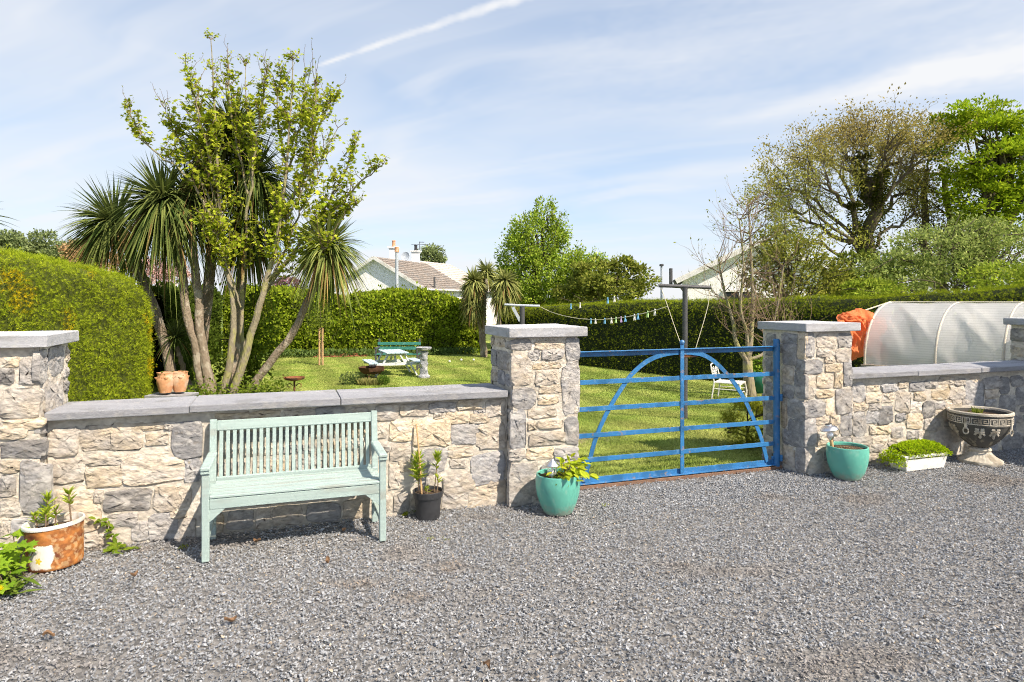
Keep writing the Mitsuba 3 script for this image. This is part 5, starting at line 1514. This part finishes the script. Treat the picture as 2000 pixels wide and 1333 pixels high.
# posts in the street beyond
scene['mat_pole'] = pr(mottle((0.42, 0.47, 0.53), 0.08, 3), 0.5, 0.4)
q = at(775, 493, 36)
k = thing('lamp_post', 'pale grey blue pole with an orange top standing before the white bungalow', 'pole')
part(k, 'pole', tube([[q[0], q[1], -.4], q], [.11, .085], 12), 'mat_pole', smooth=40)
part(k, 'top', tube([q, q + [0, 0, .28]], .12, 12), 'mat_terracotta', smooth=40, label='orange brown top')
q = at(1292, 520, 42)
k = thing('lamp_post', 'slim grey street lamp post beyond the right hedge between bush and gabled house', 'lamp post')
part(k, 'pole', tube([[q[0], q[1], -.4], q], [.09, .06], 10), 'mat_pole', smooth=40)
part(k, 'lamp_head', cbox(q + [0, 0, .06], (.22, .35, .14), .03), 'mat_iron')

# ------------------------------------------------------------------ on the lawn
# washing line
POLES = []
for px, py_top, Y, w, lab, mat in ((1338, 560, 10.35, .83, 'near dark iron washing line pole with cross bar seen through the gate', 'mat_iron'), (1020, 597, 15.2, .82, 'far washing line pole with pale cross bar behind the middle pillar cap', 'mat_pole')):
    q = at(px, py_top, Y)
    z0 = float(lawn_z(q[0], q[1])) - .1
    k = thing('washing_line_pole', lab, 'pole', None)
    part(k, 'post', tube([[q[0], q[1], z0], [q[0], q[1], q[2] - .02]], .040 if mat == 'mat_iron' else .06, 12), 'mat_iron', smooth=40)
    e0, e1 = q + [-w / 2, .0, .015], q + [w / 2, .02, -.015]
    part(k, 'cross_bar', tube([e0, e1], .03, 10), mat, smooth=40)
    if mat != 'mat_iron':
        part(k, 'brace', bar(q + [-.22, 0, -.04], q + [-.05, 0, -.36], .05, .07), mat)
    POLES.append((e0, e1, q))
(e0, e1, q), (f0, f1, fq) = POLES
kn = at(1304, 599, 10.35)
far_end = at(1072, 608, 15.1)
t = np.linspace(0, 1, 40)[:, None]
line = far_end * (1 - t) + kn * t + np.array([0, 0, -1.0]) * (.20 * 4 * t * (1 - t))
k = thing('washing_line', 'white washing line sagging between the two poles with coloured pegs', 'washing line')
part(k, 'rope', tube(line, .007, 5), 'mat_rope', smooth=True)
part(k, 'tail', tube(bez([e0 + [.03, 0, -.02], kn, at(1318, 640, 10.33), at(1336, 690, 10.3)], 20), .006, 5), 'mat_rope', smooth=True, label='slack rope end tied to the near pole')
part(k, 'tail', tube(bez([e1 - [.03, 0, .02], at(1382, 600, 10.35), at(1356, 690, 10.3)], 12), .006, 5), 'mat_rope', smooth=True, label='rope hanging from the right end of the cross bar')
part(k, 'tail', tube(bez([f1 - [.02, 0, 0], far_end], 4), .006, 5), 'mat_rope')
line2 = f0 * (1 - t) + (e0 + [0, .0, .0]) * t + np.array([0, 0, -1.0]) * (.16 * 4 * t * (1 - t))
k = thing('washing_line', 'second higher washing line of thin wire beside the pegged one', 'washing line')
part(k, 'rope', tube(line2, .003, 4), 'mat_iron')
scene['mat_peg_blue'] = pr((0.18, 0.45, 0.75), 0.5, 0.4)
scene['mat_peg_white'] = pr((0.78, 0.78, 0.74), 0.5, 0.4)
scene['mat_peg_green'] = pr((0.45, 0.68, 0.30), 0.5, 0.4)
scene['mat_peg_lilac'] = pr((0.50, 0.36, 0.62), 0.5, 0.4)
COLN = {'blue': 'mat_peg_blue', 'white': 'mat_peg_white', 'green': 'mat_peg_green', 'lilac': 'mat_peg_lilac'}
ORD = ('first', 'second', 'third', 'fourth', 'fifth', 'sixth', 'seventh', 'eighth', 'ninth', 'tenth', 'eleventh', 'twelfth')


def peg(p, d, col, lab):
    k = thing('clothes_peg', lab, 'clothes peg', 'clothes pegs on the washing line')
    for s in (-1, 1):
        part(k, 'prong', bar(p + [0, 0, .025] + d * .002 * s, p + [0, 0, -.085] + d * .028 * s, .016, .012, up=(0, 1, .2)), COLN[col])


for j, (px, col) in enumerate(((1154, 'blue'), (1163, 'white'), (1181, 'blue'), (1194, 'white'), (1203, 'green'), (1213, 'lilac'), (1221, 'blue'), (1239, 'white'), (1246, 'blue'), (1265, 'green'), (1279, 'white'))):
    i = int(np.argmin(np.abs(1000 + FOC * line[:, 0] / line[:, 1] - px)))
    tt_ = np.interp(px, 1000 + FOC * line[:, 0] / line[:, 1], np.arange(40))
    p = np.array([np.interp(tt_, np.arange(40), line[:, c]) for c in range(3)])
    peg(p, unit(kn - far_end), col, f'{col} clothes peg, {ORD[j]} from the left on the sagging washing line')
for j, (px, col) in enumerate(((1115, 'blue'), (1133, 'white'), (1187, 'blue'), (1200, 'white'))):
    tt_ = np.interp(px, 1000 + FOC * line2[:, 0] / line2[:, 1], np.arange(40))
    p = np.array([np.interp(tt_, np.arange(40), line2[:, c]) for c in range(3)])
    peg(p, unit(kn - far_end), col, f'{col} clothes peg, {ORD[j]} from the left on the higher thin line against the hedge top')

# picnic table
scene['mat_picnic'] = paint((0.38, 0.50, 0.55), 0.10, (0.66, 0.68, 0.66), 0.55, 0.3)
scene['mat_picnic_white'] = paint((0.62, 0.67, 0.68), 0.08, (0.6, 0.62, 0.6), 0.55, 0.25)
PC = on_lawn(768, 735)
pa = math.atan2(1.0, -.39)
Rp = rotz(pa - PI / 2)
k = thing('picnic_table', 'pale blue and white wooden picnic table on the lawn', 'picnic table')
pp = lambda m: (m[0] @ Rp.T + PC + [-.06, .35, 0], m[1])
for s in range(5):
    part(k, 'top_board', pp(cbox((-.24 + .12 * s, 0, .63), (.11, 1.25, .03), .004)), 'mat_picnic')
for x in (-.62, .62):
    for s in (-1, 1):
        part(k, 'seat_board', pp(cbox((x + .065 * s, 0, .37), (.12, 1.25, .03), .004)), 'mat_picnic')
for y in (-.42, .42):
    for s in (-1, 1):
        part(k, 'leg', pp(bar((s * .20, y, .61), (s * .56, y, .0), .04, .075, up=(0, 1, 0))), 'mat_picnic_white')
    part(k, 'cross_beam', pp(bar((-.72, y + .04, .325), (.72, y + .04, .325), .04, .075)), 'mat_picnic_white')
    part(k, 'top_beam', pp(bar((-.28, y + .04, .585), (.28, y + .04, .585), .04, .06)), 'mat_picnic_white')
    part(k, 'brace', pp(bar((0, y * .95, .34), (0, y * .3, .6), .04, .05, up=(1, 0, 0))), 'mat_picnic_white')

# green bench behind the picnic table
scene['mat_green_paint'] = paint((0.04, 0.17, 0.135), 0.1, (0.25, 0.42, 0.36), 0.25, 0.25)
GB = at(777, 692, 19.2)
gz = float(lawn_z(GB[0], GB[1]))
k = thing('garden_bench', 'dark green glossy slatted garden bench on the lawn behind the picnic table', 'bench')
G = lambda x, y, z: np.array([GB[0] + x, GB[1] + y, gz + z])
for j, z in enumerate((.60, .735)):
    part(k, 'back_slat', cbox(G(0, .22 + .03 * j, z), (1.28, .03, .095), .01, trimesh.transformations.rotation_matrix(math.radians(-18), [1, 0, 0])[:3, :3]), 'mat_green_paint')
for j in range(4):
    part(k, 'seat_slat', cbox(G(0, -.2 + .11 * j, .45), (1.28, .09, .03), .008), 'mat_green_paint')
for s in (-1, 1):
    part(k, 'end_frame', join([bar(G(s * .6, -.22, 0), G(s * .6, -.22, .62), .05, .05, up=(0, 1, 0)), bar(G(s * .6, .2, 0), G(s * .6, .3, .88), .05, .05, up=(0, 1, 0)), bar(G(s * .6, -.26, .63), G(s * .6, .26, .63), .06, .04), bar(G(s * .6, -.22, .42), G(s * .6, .24, .42), .05, .05)]), 'mat_iron')

# bird bath on a figured pedestal
scene['mat_cast_stone'] = bumped(pr(mottle((0.30, 0.32, 0.35), 0.3, 16, (0.42, 0.43, 0.43)), 0.85, 0.2), lambda p, n, uv: fbm(p.x * 30, p.y * 30, p.z * 30) * 0.02)
SB = on_lawn(828, 738)
k = thing('bird_bath', 'grey cast stone bird bath on figured pedestal right of the picnic table', 'bird bath')
figr = lambda g, z: 1 + .16 * np.sin(g * 3 + z[:, None] * 22) * ((z > .1) & (z < .66))[:, None]
part(k, 'pedestal', lathe([(0, -.03), (.16, -.03), (.16, .05), (.13, .07), (.10, .11), (.105, .2), (.085, .28), (.10, .36), (.085, .44), (.105, .5), (.085, .58), (.10, .64), (.11, .68), (.08, .70), (0, .70)], SB, 28, ripple=figr), 'mat_cast_stone', smooth=30)
part(k, 'bowl', lathe([(.06, .69), (.12, .71), (.19, .75), (.205, .79), (.195, .80), (.17, .77), (0, .745)], SB, 32), 'mat_cast_stone', smooth=30)

# metal bird dish near the wall
DB_ = at(575, 741, 11.6)
dz = float(lawn_z(DB_[0], DB_[1]))
k = thing('bird_table', 'rusty metal dish on a scrolled stand just behind the wall coping', 'bird table')
part(k, 'dish', lathe([(0, -.02), (.10, -.02), (.165, .0), (.185, .035), (.178, .037), (.15, .015), (0, .0)], DB_, 28), 'mat_rust', smooth=30)
part(k, 'bird_figure', join([hull([DB_ + [-.20, 0, .03], DB_ + [-.17, .015, .045], DB_ + [-.13, .02, .03], DB_ + [-.13, -.02, .03], DB_ + [-.17, -.015, .045], DB_ + [-.15, 0, .02]]), hull([DB_ + [-.215, 0, .075], DB_ + [-.195, .012, .085], DB_ + [-.195, -.012, .085], DB_ + [-.185, 0, .04]])]), 'mat_rust')
part(k, 'stem', tube([DB_ + [0, 0, -.02], [DB_[0], DB_[1], dz]], .018, 8), 'mat_rust', smooth=True)
for s in (-1, 1):
    th = np.linspace(0, 1.6 * PI, 16)
    rad = .055 * (1 - th / (2.4 * PI))
    part(k, 'scroll', tube(np.stack([DB_[0] + s * (.09 - rad * np.cos(th)), 0 * th + DB_[1], DB_[2] - .12 + rad * np.sin(th)], 1), .008, 6), 'mat_rust', smooth=True)

# fire pit in a tuft of plants
scene['mat_burnt'] = pr(mottle((0.10, 0.055, 0.035), 0.5, 14, (0.03, 0.028, 0.026)), 0.9, 0.1)
FP = on_lawn(722, 741)
k = thing('fire_pit', 'rusty brown metal fire bowl half hidden in plants on the lawn', 'fire pit')
part(k, 'bowl', lathe([(.0, .12), (.20, .13), (.30, .2), (.33, .30), (.315, .30), (.27, .2), (0, .16)], FP + [.02, .15, 0], 20, ripple=lambda g, z: 1 + .06 * np.sin(g * 5 + z[:, None] * 9)), 'mat_burnt', smooth=30)
for a in (0.4, 2.5, 4.6):
    part(k, 'leg', bar(FP + [.02 + .24 * math.cos(a), .15 + .24 * math.sin(a), -.02], FP + [.02 + .2 * math.cos(a), .15 + .2 * math.sin(a), .16], .03, .03, up=(0, 1, 0)), 'mat_burnt')
r = rng_of(160)
for nm, lab, cx, w, h, cols, tm, sz in (('lavender_bush', 'small grey green bush left of the rusty fire bowl', 683, .26, .2, ((.09, .14, .04), (.19, .25, .09)), RHOMB, .06), ('grass_tuft', 'clump of long pale grass in front of the rusty fire bowl', 722, .30, .16, ((.22, .25, .07), (.42, .38, .15)), LANCE, .16), ('green_plant', 'small green plant right of the rusty fire bowl', 748, .16, .15, ((.10, .19, .03), (.2, .3, .05)), RHOMB, .06)):
    c = on_lawn(cx, 752)
    n = 420
    L = Leaves()
    dv = rvec(r, n)
    pos = c + dv * [w, w * .6, h] * (r.random((n, 1)) ** .4) * [1, 1, .9] + [0, 0, h * .55]
    if tm is LANCE:
        pos[:, 2] = c[2]
    pos[:, 2] = np.maximum(pos[:, 2], c[2])
    L.add(tm, pos, unit(dv * [.5, .5, .3] + [0, 0, .8]), rvec(r, n), sz * r.uniform(.6, 1.2, n), tint(r, n, *cols))
    k = thing(nm, lab, 'plant')
    L.put(k, 'leaves')

# stakes with saplings
k = thing('tree_stake', 'pair of pale wooden stakes on the lawn with a sapling between them', 'stake')
c = on_lawn(627, 714)
for dx in (-.055, .055):
    part(k, 'stake', tube([c + [dx, 0, -.05], c + [dx * .9, 0, 1.18]], .028, 8), 'mat_cane', smooth=40)
part(k, 'tie', cbox(c + [0, 0, .82], (.16, .04, .03), .004), 'mat_black_plastic')
k = thing('sapling', 'thin young sapling tied between the pair of wooden stakes', 'tree')
part(k, 'trunk', tube(bez([c, c + [.01, 0, .9], c + [-.02, .02, 1.75]], 8), np.linspace(.014, .006, 9), 6), 'mat_twig')
n = 420
L = Leaves()
pos = c + [0, 0, 1.5] + r.normal(0, 1, (n, 3)) * [.22, .22, .28]
L.add(RHOMB, pos, rvec(r, n), rvec(r, n), r.uniform(.06, .10, n), tint(r, n, (.10, .15, .02), (.22, .26, .05)))
L.put(k, 'leaves')
c = on_lawn(592, 691)
solo('tree_stake', tube([c, c + [0, 0, .95]], .024, 8), 'mat_pole', 'thin pale grey stake at the back of the lawn left of the paired stakes', 'stake')

# strawberry pots on a slab
for i, (px, lab) in enumerate(((323, 'left terracotta strawberry pot on the stone slab beside the conifer hedge'), (351, 'right terracotta strawberry pot on the stone slab under the palms'))):
    q = at(px, 767 - 2 * i, 10.3 + .12 * i)
    k = thing('terracotta_pot', lab, 'flower pot')
    part(k, 'pot', lathe([(0, .0), (.085, .0), (.10, .06), (.128, .17), (.130, .22), (.112, .27), (.118, .30), (.123, .315), (.112, .318), (.10, .28), (.09, .2)], q, 32), 'mat_terracotta', smooth=40)
    for a in (-1.0, .55, 1.6):
        pc = q + [.118 * math.sin(a), -.118 * math.cos(a), .235]
        part(k, 'planting_lip', join([lathe([(.0, -.03), (.026, -.015), (.034, .012), (.026, .014), (.0, .0)], pc, 14)]), 'mat_terracotta', smooth=40)
    v, f = disc_pts(.11, .285)
    part(k, 'soil', (v + q, f), 'mat_soil')
    kk = thing('strawberry_plant', f'few green leaves growing from the {"left" if i == 0 else "right"} terracotta strawberry pot', 'plant')
    L = Leaves()
    n = 26
    a = r.uniform(0, 2 * PI, n)
    L.add(OVAL, q + np.stack([.09 * np.cos(a), .09 * np.sin(a), np.where(r.random(n) < .5, .24, .31)], 1), np.stack([np.cos(a), np.sin(a), r.normal(.1, .5, n)], 1), np.tile([0, 0, 1.0], (n, 1)), r.uniform(.03, .06, n), tint(r, n, (.06, .11, .02), (.15, .22, .04)))
    L.put(kk, 'leaves')
q = at(336, 768, 10.4)
k = thing('stone_slab', 'thin dark stone slab raised on blocks carrying the two terracotta pots', 'slab')
part(k, 'slab', cbox(q + [0, 0, -.035], (.66, .42, .045), .008), 'mat_slab')
for dx in (-.2, .2):
    part(k, 'block', cbox(q + [dx, .02, -.24], (.16, .3, .36), .01), 'mat_cast_stone')

# wrought iron garden chair
WC = on_lawn(1425, 779)
k = thing('iron_chair', 'white wrought iron garden chair with scrolled back under the small bare tree', 'chair')
Rw = rotz(math.radians(58))
cw = lambda pts, rad, s=6: tube(np.asarray(pts, float) @ Rw.T + WC, rad, s)
sw, sd_, sh = .46, .50, .34
for x in (-sw / 2, sw / 2):
    part(k, 'leg', cw([(x, -sd_ / 2, sh), (x * 1.1, -sd_ / 2 - .03, sh * .5), (x * 1.15, -sd_ / 2 - .02, -.02)], .014), 'mat_white_paint')
    part(k, 'leg', cw([(x, sd_ / 2, sh), (x * 1.1, sd_ / 2 + .05, -.02)], .014), 'mat_white_paint')
part(k, 'seat_frame', cw([(-sw / 2, -sd_ / 2, sh), (sw / 2, -sd_ / 2, sh), (sw / 2, sd_ / 2, sh), (-sw / 2, sd_ / 2, sh), (-sw / 2, -sd_ / 2, sh)], .015), 'mat_white_paint')
for j in range(11):
    x = -sw / 2 + sw * (j + .5) / 11
    part(k, 'seat_strip', cw([(x, -sd_ / 2 - .005, sh - .03), (x, -sd_ / 2 + .03, sh + .008), (x, 0, sh + .0), (x, sd_ / 2, sh + .005)], .009, 5), 'mat_white_paint')
part(k, 'back_frame', cw(bez([(-sw / 2, sd_ / 2, sh), (-sw / 2 - .0, sd_ / 2 + .06, sh + .28), (-sw * .36, sd_ / 2 + .08, sh + .36), (sw * .36, sd_ / 2 + .08, sh + .36), (sw / 2, sd_ / 2 + .06, sh + .28), (sw / 2, sd_ / 2, sh)], 24), .014), 'mat_white_paint')
for cx, cz, rr, a0, s in ((-.11, .24, .075, 0, 1), (.11, .24, .075, PI, -1), (-.11, .11, .065, PI, -1), (.11, .11, .065, 0, 1), (0, .18, .05, 0, 1)):
    th = np.linspace(0, 3.2 * PI, 26)
    rad = rr * (1 - th / (4.2 * PI))
    part(k, 'scroll', cw(np.stack([cx + rad * np.cos(a0 + s * th), 0 * th + sd_ / 2 + .05, sh + cz + rad * np.sin(a0 + s * th)], 1), .008, 5), 'mat_white_paint')
part(k, 'arched_stretcher', cw(bez([(-sw / 2, -sd_ / 2 - .02, .02), (-sw * .2, -sd_ / 2 - .02, .15), (sw * .2, -sd_ / 2 - .02, .15), (sw / 2, -sd_ / 2 - .02, .02)], 14), .012), 'mat_white_paint')
for x in (-sw / 2, sw / 2):
    part(k, 'side_stretcher', cw([(x, -sd_ / 2, sh * .62), (x, sd_ / 2, sh * .62)], .010), 'mat_white_paint')

# green pot with a plant behind the fruit tree, evergreen by the pillar
q = at(1486, 762, 14.3)
q[2] = float(lawn_z(q[0], q[1]))
scene['mat_dark_teal'] = pr((0.02, 0.16, 0.10), 0.35, 0.5)
k = thing('glazed_pot', 'dark green round pot behind the small bare tree trunk', 'flower pot')
part(k, 'pot', lathe([(0, 0), (.16, 0), (.26, .12), (.30, .28), (.26, .42), (.22, .46), (.18, .44), (0, .40)], q, 32), 'mat_dark_teal', smooth=40)
bushy('potted_shrub', 'green leafy shrub in the dark green pot behind the small bare tree', 'plant', [(q + [.02, 0, .62], (.22, .22, .2))], 26, .10, 22, OVAL, .075, ((.10, .18, .02), (.26, .34, .05)), 171, base=q + [0, 0, .4], trunk_r=.012)
q = W(3.40, 1.25)
q[2] = float(lawn_z(q[0], q[1]))
bushy('dwarf_conifer', 'round dwarf conifer in the shade of the right pillar behind the gate', 'bush', [(q + [0, 0, .30], (.27, .27, .30))], 60, .10, 60, FROND, .05, ((.11, .14, .012), (.22, .22, .02)), 172, base=q, trunk_r=.02)
for px, py, lab in ((878, 709, 'left of three small white balls on the far lawn'), (901, 706, 'middle of three small white balls on the far lawn'), (925, 706, 'right of three small white balls on the far lawn')):
    m = trimesh.creation.icosphere(2, .035)
    solo('white_ball', (np.array(m.vertices) + on_lawn(px, py) + [0, 0, .05], np.array(m.faces)), 'mat_white_paint', lab, 'ball', 'white balls on the lawn', smooth=True)

# poly tunnel
scene['mat_film'] = {'type': 'principledthin', 'base_color': proc(lambda p, n, uv: C3(.95, .96, .98) * (.90 + .14 * fbm(p.x * 5, p.y * 5, p.z * 5)) * (1 - .10 * smoothstep(.3, .9, dr.sin(p.z * 180)))), 'roughness': 0.18, 'diff_trans': 1.1, 'spec_trans': 0.28, 'eta': 1.5}
scene['mat_orange'] = {'type': 'principledthin', 'base_color': mottle((0.84, 0.27, 0.115), 0.15, 8), 'roughness': 0.6, 'diff_trans': 0.7, 'eta': 1.4}
scene['mat_hoop'] = pr((0.60, 0.55, 0.46), 0.6, 0.3)
scene['mat_timber'] = pr(mottle((0.34, 0.29, 0.23), 0.25, 10), 0.85, 0.2)
ax_ = unit(np.array([.66, -.75, 0.0])); cr = np.array([.75, .66, 0.0])
A0 = at(1742, 590, 10.9); A0[2] = 0
TR, TZ, TB_, LT = 1.15, 1.70, .74, 2.6
HOOPS = (0.0, .95, 1.75, 2.55)
arch_pt = lambda s, th, dr_=0.0: A0 + ax_ * s + cr * (-(TR + dr_) * math.cos(th)) + np.array([0, 0, TB_ + (TZ - TB_ + dr_) * math.sin(th) ** .85])
k = thing('poly_tunnel', 'low garden tunnel covered in wrinkled clear plastic film behind the right wall', 'poly tunnel')
ns, nt = 92, 60
r = rng_of(180)
PT = np.zeros((ns, nt, 3))
for i in range(ns):
    s = -.02 + (LT + .04) * i / (ns - 1)
    near = min(abs(s - h) for h in HOOPS)
    sagg = -.022 * min(1, near / .4) ** 2
    for j in range(nt):
        th = PI * j / (nt - 1)
        PT[i, j] = arch_pt(s, th, sagg * (1 - .95 * math.sin(th) ** 2))
qn = PT - (A0 + [0, 0, TB_])
fold = meshkit.fbm(np.stack([np.linspace(0, 9, ns)[:, None] + np.linspace(0, 7, nt)[None] * .9, np.linspace(0, 2, ns)[:, None] - np.linspace(0, 6, nt)[None] * .5, np.zeros((ns, nt))], -1), 4, 3) - .5
ridge = np.abs(meshkit.noise(np.stack([np.linspace(0, 8, ns)[:, None] + np.linspace(0, 10, nt)[None] * .7, np.linspace(0, 1.5, ns)[:, None] + np.zeros((1, nt)), np.zeros((ns, nt))], -1), 7) - .5)
out_ = unit(np.stack([0 * fold + cr[0], 0 * fold + cr[1], 0 * fold], -1) * ((qn @ cr)[..., None]) + np.array([0, 0, 1.0]) * qn[..., 2:3])
calm = np.minimum(1, np.abs(np.linspace(-.02, LT + .02, ns)[:, None] - np.array(HOOPS)[None]).min(1) / .22)[:, None]
calm = calm * (1 - .85 * np.sin(np.linspace(0, PI, nt))[None] ** 4)
PT += out_ * (fold * .08 - ridge ** .7 * .11)[..., None] * calm[..., None]
part(k, 'film', grid_mesh(PT), 'mat_film', smooth=True)
for h in HOOPS:
    part(k, 'hoop', tube([arch_pt(h, t_, -.012) for t_ in np.linspace(0, PI, 24)], .021, 8), 'mat_hoop', smooth=True)
part(k, 'ridge_rope', tube([at(1652, 619, 10.55), arch_pt(-.02, PI / 2, .01), arch_pt(LT, PI / 2, .01)], .012, 6), 'mat_rope')
for th in (.0, PI):
    part(k, 'base_rail', bar(arch_pt(-.05, th) - [0, 0, .01], arch_pt(LT, th) - [0, 0, .01], .04, .03), 'mat_timber')
    for z in (.60, .36, .12):
        p0, p1 = arch_pt(-.05, th), arch_pt(LT, th)
        p0[2] = p1[2] = z - .08
        part(k, 'side_board', bar(p0, p1, .03, .22), 'mat_timber')
# loose film closing the far end
E_ = []
for i in range(10):
    f = i / 9
    E_.append([arch_pt(-.02 - .42 * f * math.sin(th) ** .6, th) * np.array([1, 1, 0]) + ax_ * 0 + np.array([0, 0, TB_ + (arch_pt(0, th)[2] - TB_) * (1 - .55 * f)]) + (cr * math.cos(th) * TR * .45 * f) + r.normal(0, .012, 3) for th in np.linspace(0, PI, 34)])
part(k, 'end_film', grid_mesh(np.array(E_)), 'mat_film', smooth=True)
# orange cloth thrown over the end
k = thing('orange_cloth', 'crumpled orange cloth draped over the left end of the plastic tunnel', 'cloth')
CP = []
for i in range(40):
    row = []
    for j in range(34):
        a, b_ = i / 39, j / 33
        c = at(1640 + 92 * a + 10 * b_, 612 + 96 * b_ - 12 * math.sin(PI * a) + 10 * a * (1 - b_), 10.25 + .2 * a - .14 * math.sin(PI * b_))
        row.append(c)
    CP.append(row)
CP = np.array(CP)
gi, gj = np.meshgrid(np.linspace(0, 1, 40), np.linspace(0, 1, 34), indexing='ij')
w = 1 - np.abs(2 * gi - 1) ** 3 * .25
CP[..., 0] = CP[..., 0].mean() + (CP[..., 0] - CP[..., 0].mean()) * (1 - .30 * gj + .12 * np.sin(gj * 9))
fo = (meshkit.fbm(np.stack([gi * 7 + gj * 2.0, gj * 2.5, 0 * gi], -1), 4, 5) - .5) * .32 + (np.abs(meshkit.noise(np.stack([gi * 9 - gj * 2, gj * 3, 0 * gi], -1), 8) - .5)) * .2
CP[..., 1] += fo
CP[..., 2] += (meshkit.noise(np.stack([gi * 6, gj * 6, 0 * gi], -1), 4) - .5) * .06
v, f = grid_mesh(CP)
scene[f'{k}__sheet'] = mikit.ply((v, f), 'mat_orange', smooth=True)
bun = trimesh.creation.icosphere(4, 1.0)
bv = np.array(bun.vertices)
bd = (np.abs(meshkit.noise(bv * 2.6 + 5, 3) - .5) * 1.0 + meshkit.fbm(bv * 2 + 9, 3, 2))[:, None]
part(k, 'gathered_end', (bv * (.55 + .55 * bd) * [.20, .15, .115] + at(1662, 622, 10.25), np.array(bun.faces)), 'mat_orange', smooth=True)

for _k in [q for q in scene if q.startswith('mat_')]:          # every solid material is lit from both sides
    if scene[_k]['type'] in ('principled', 'bumpmap', 'roughconductor'):
        scene[_k] = two(scene[_k])
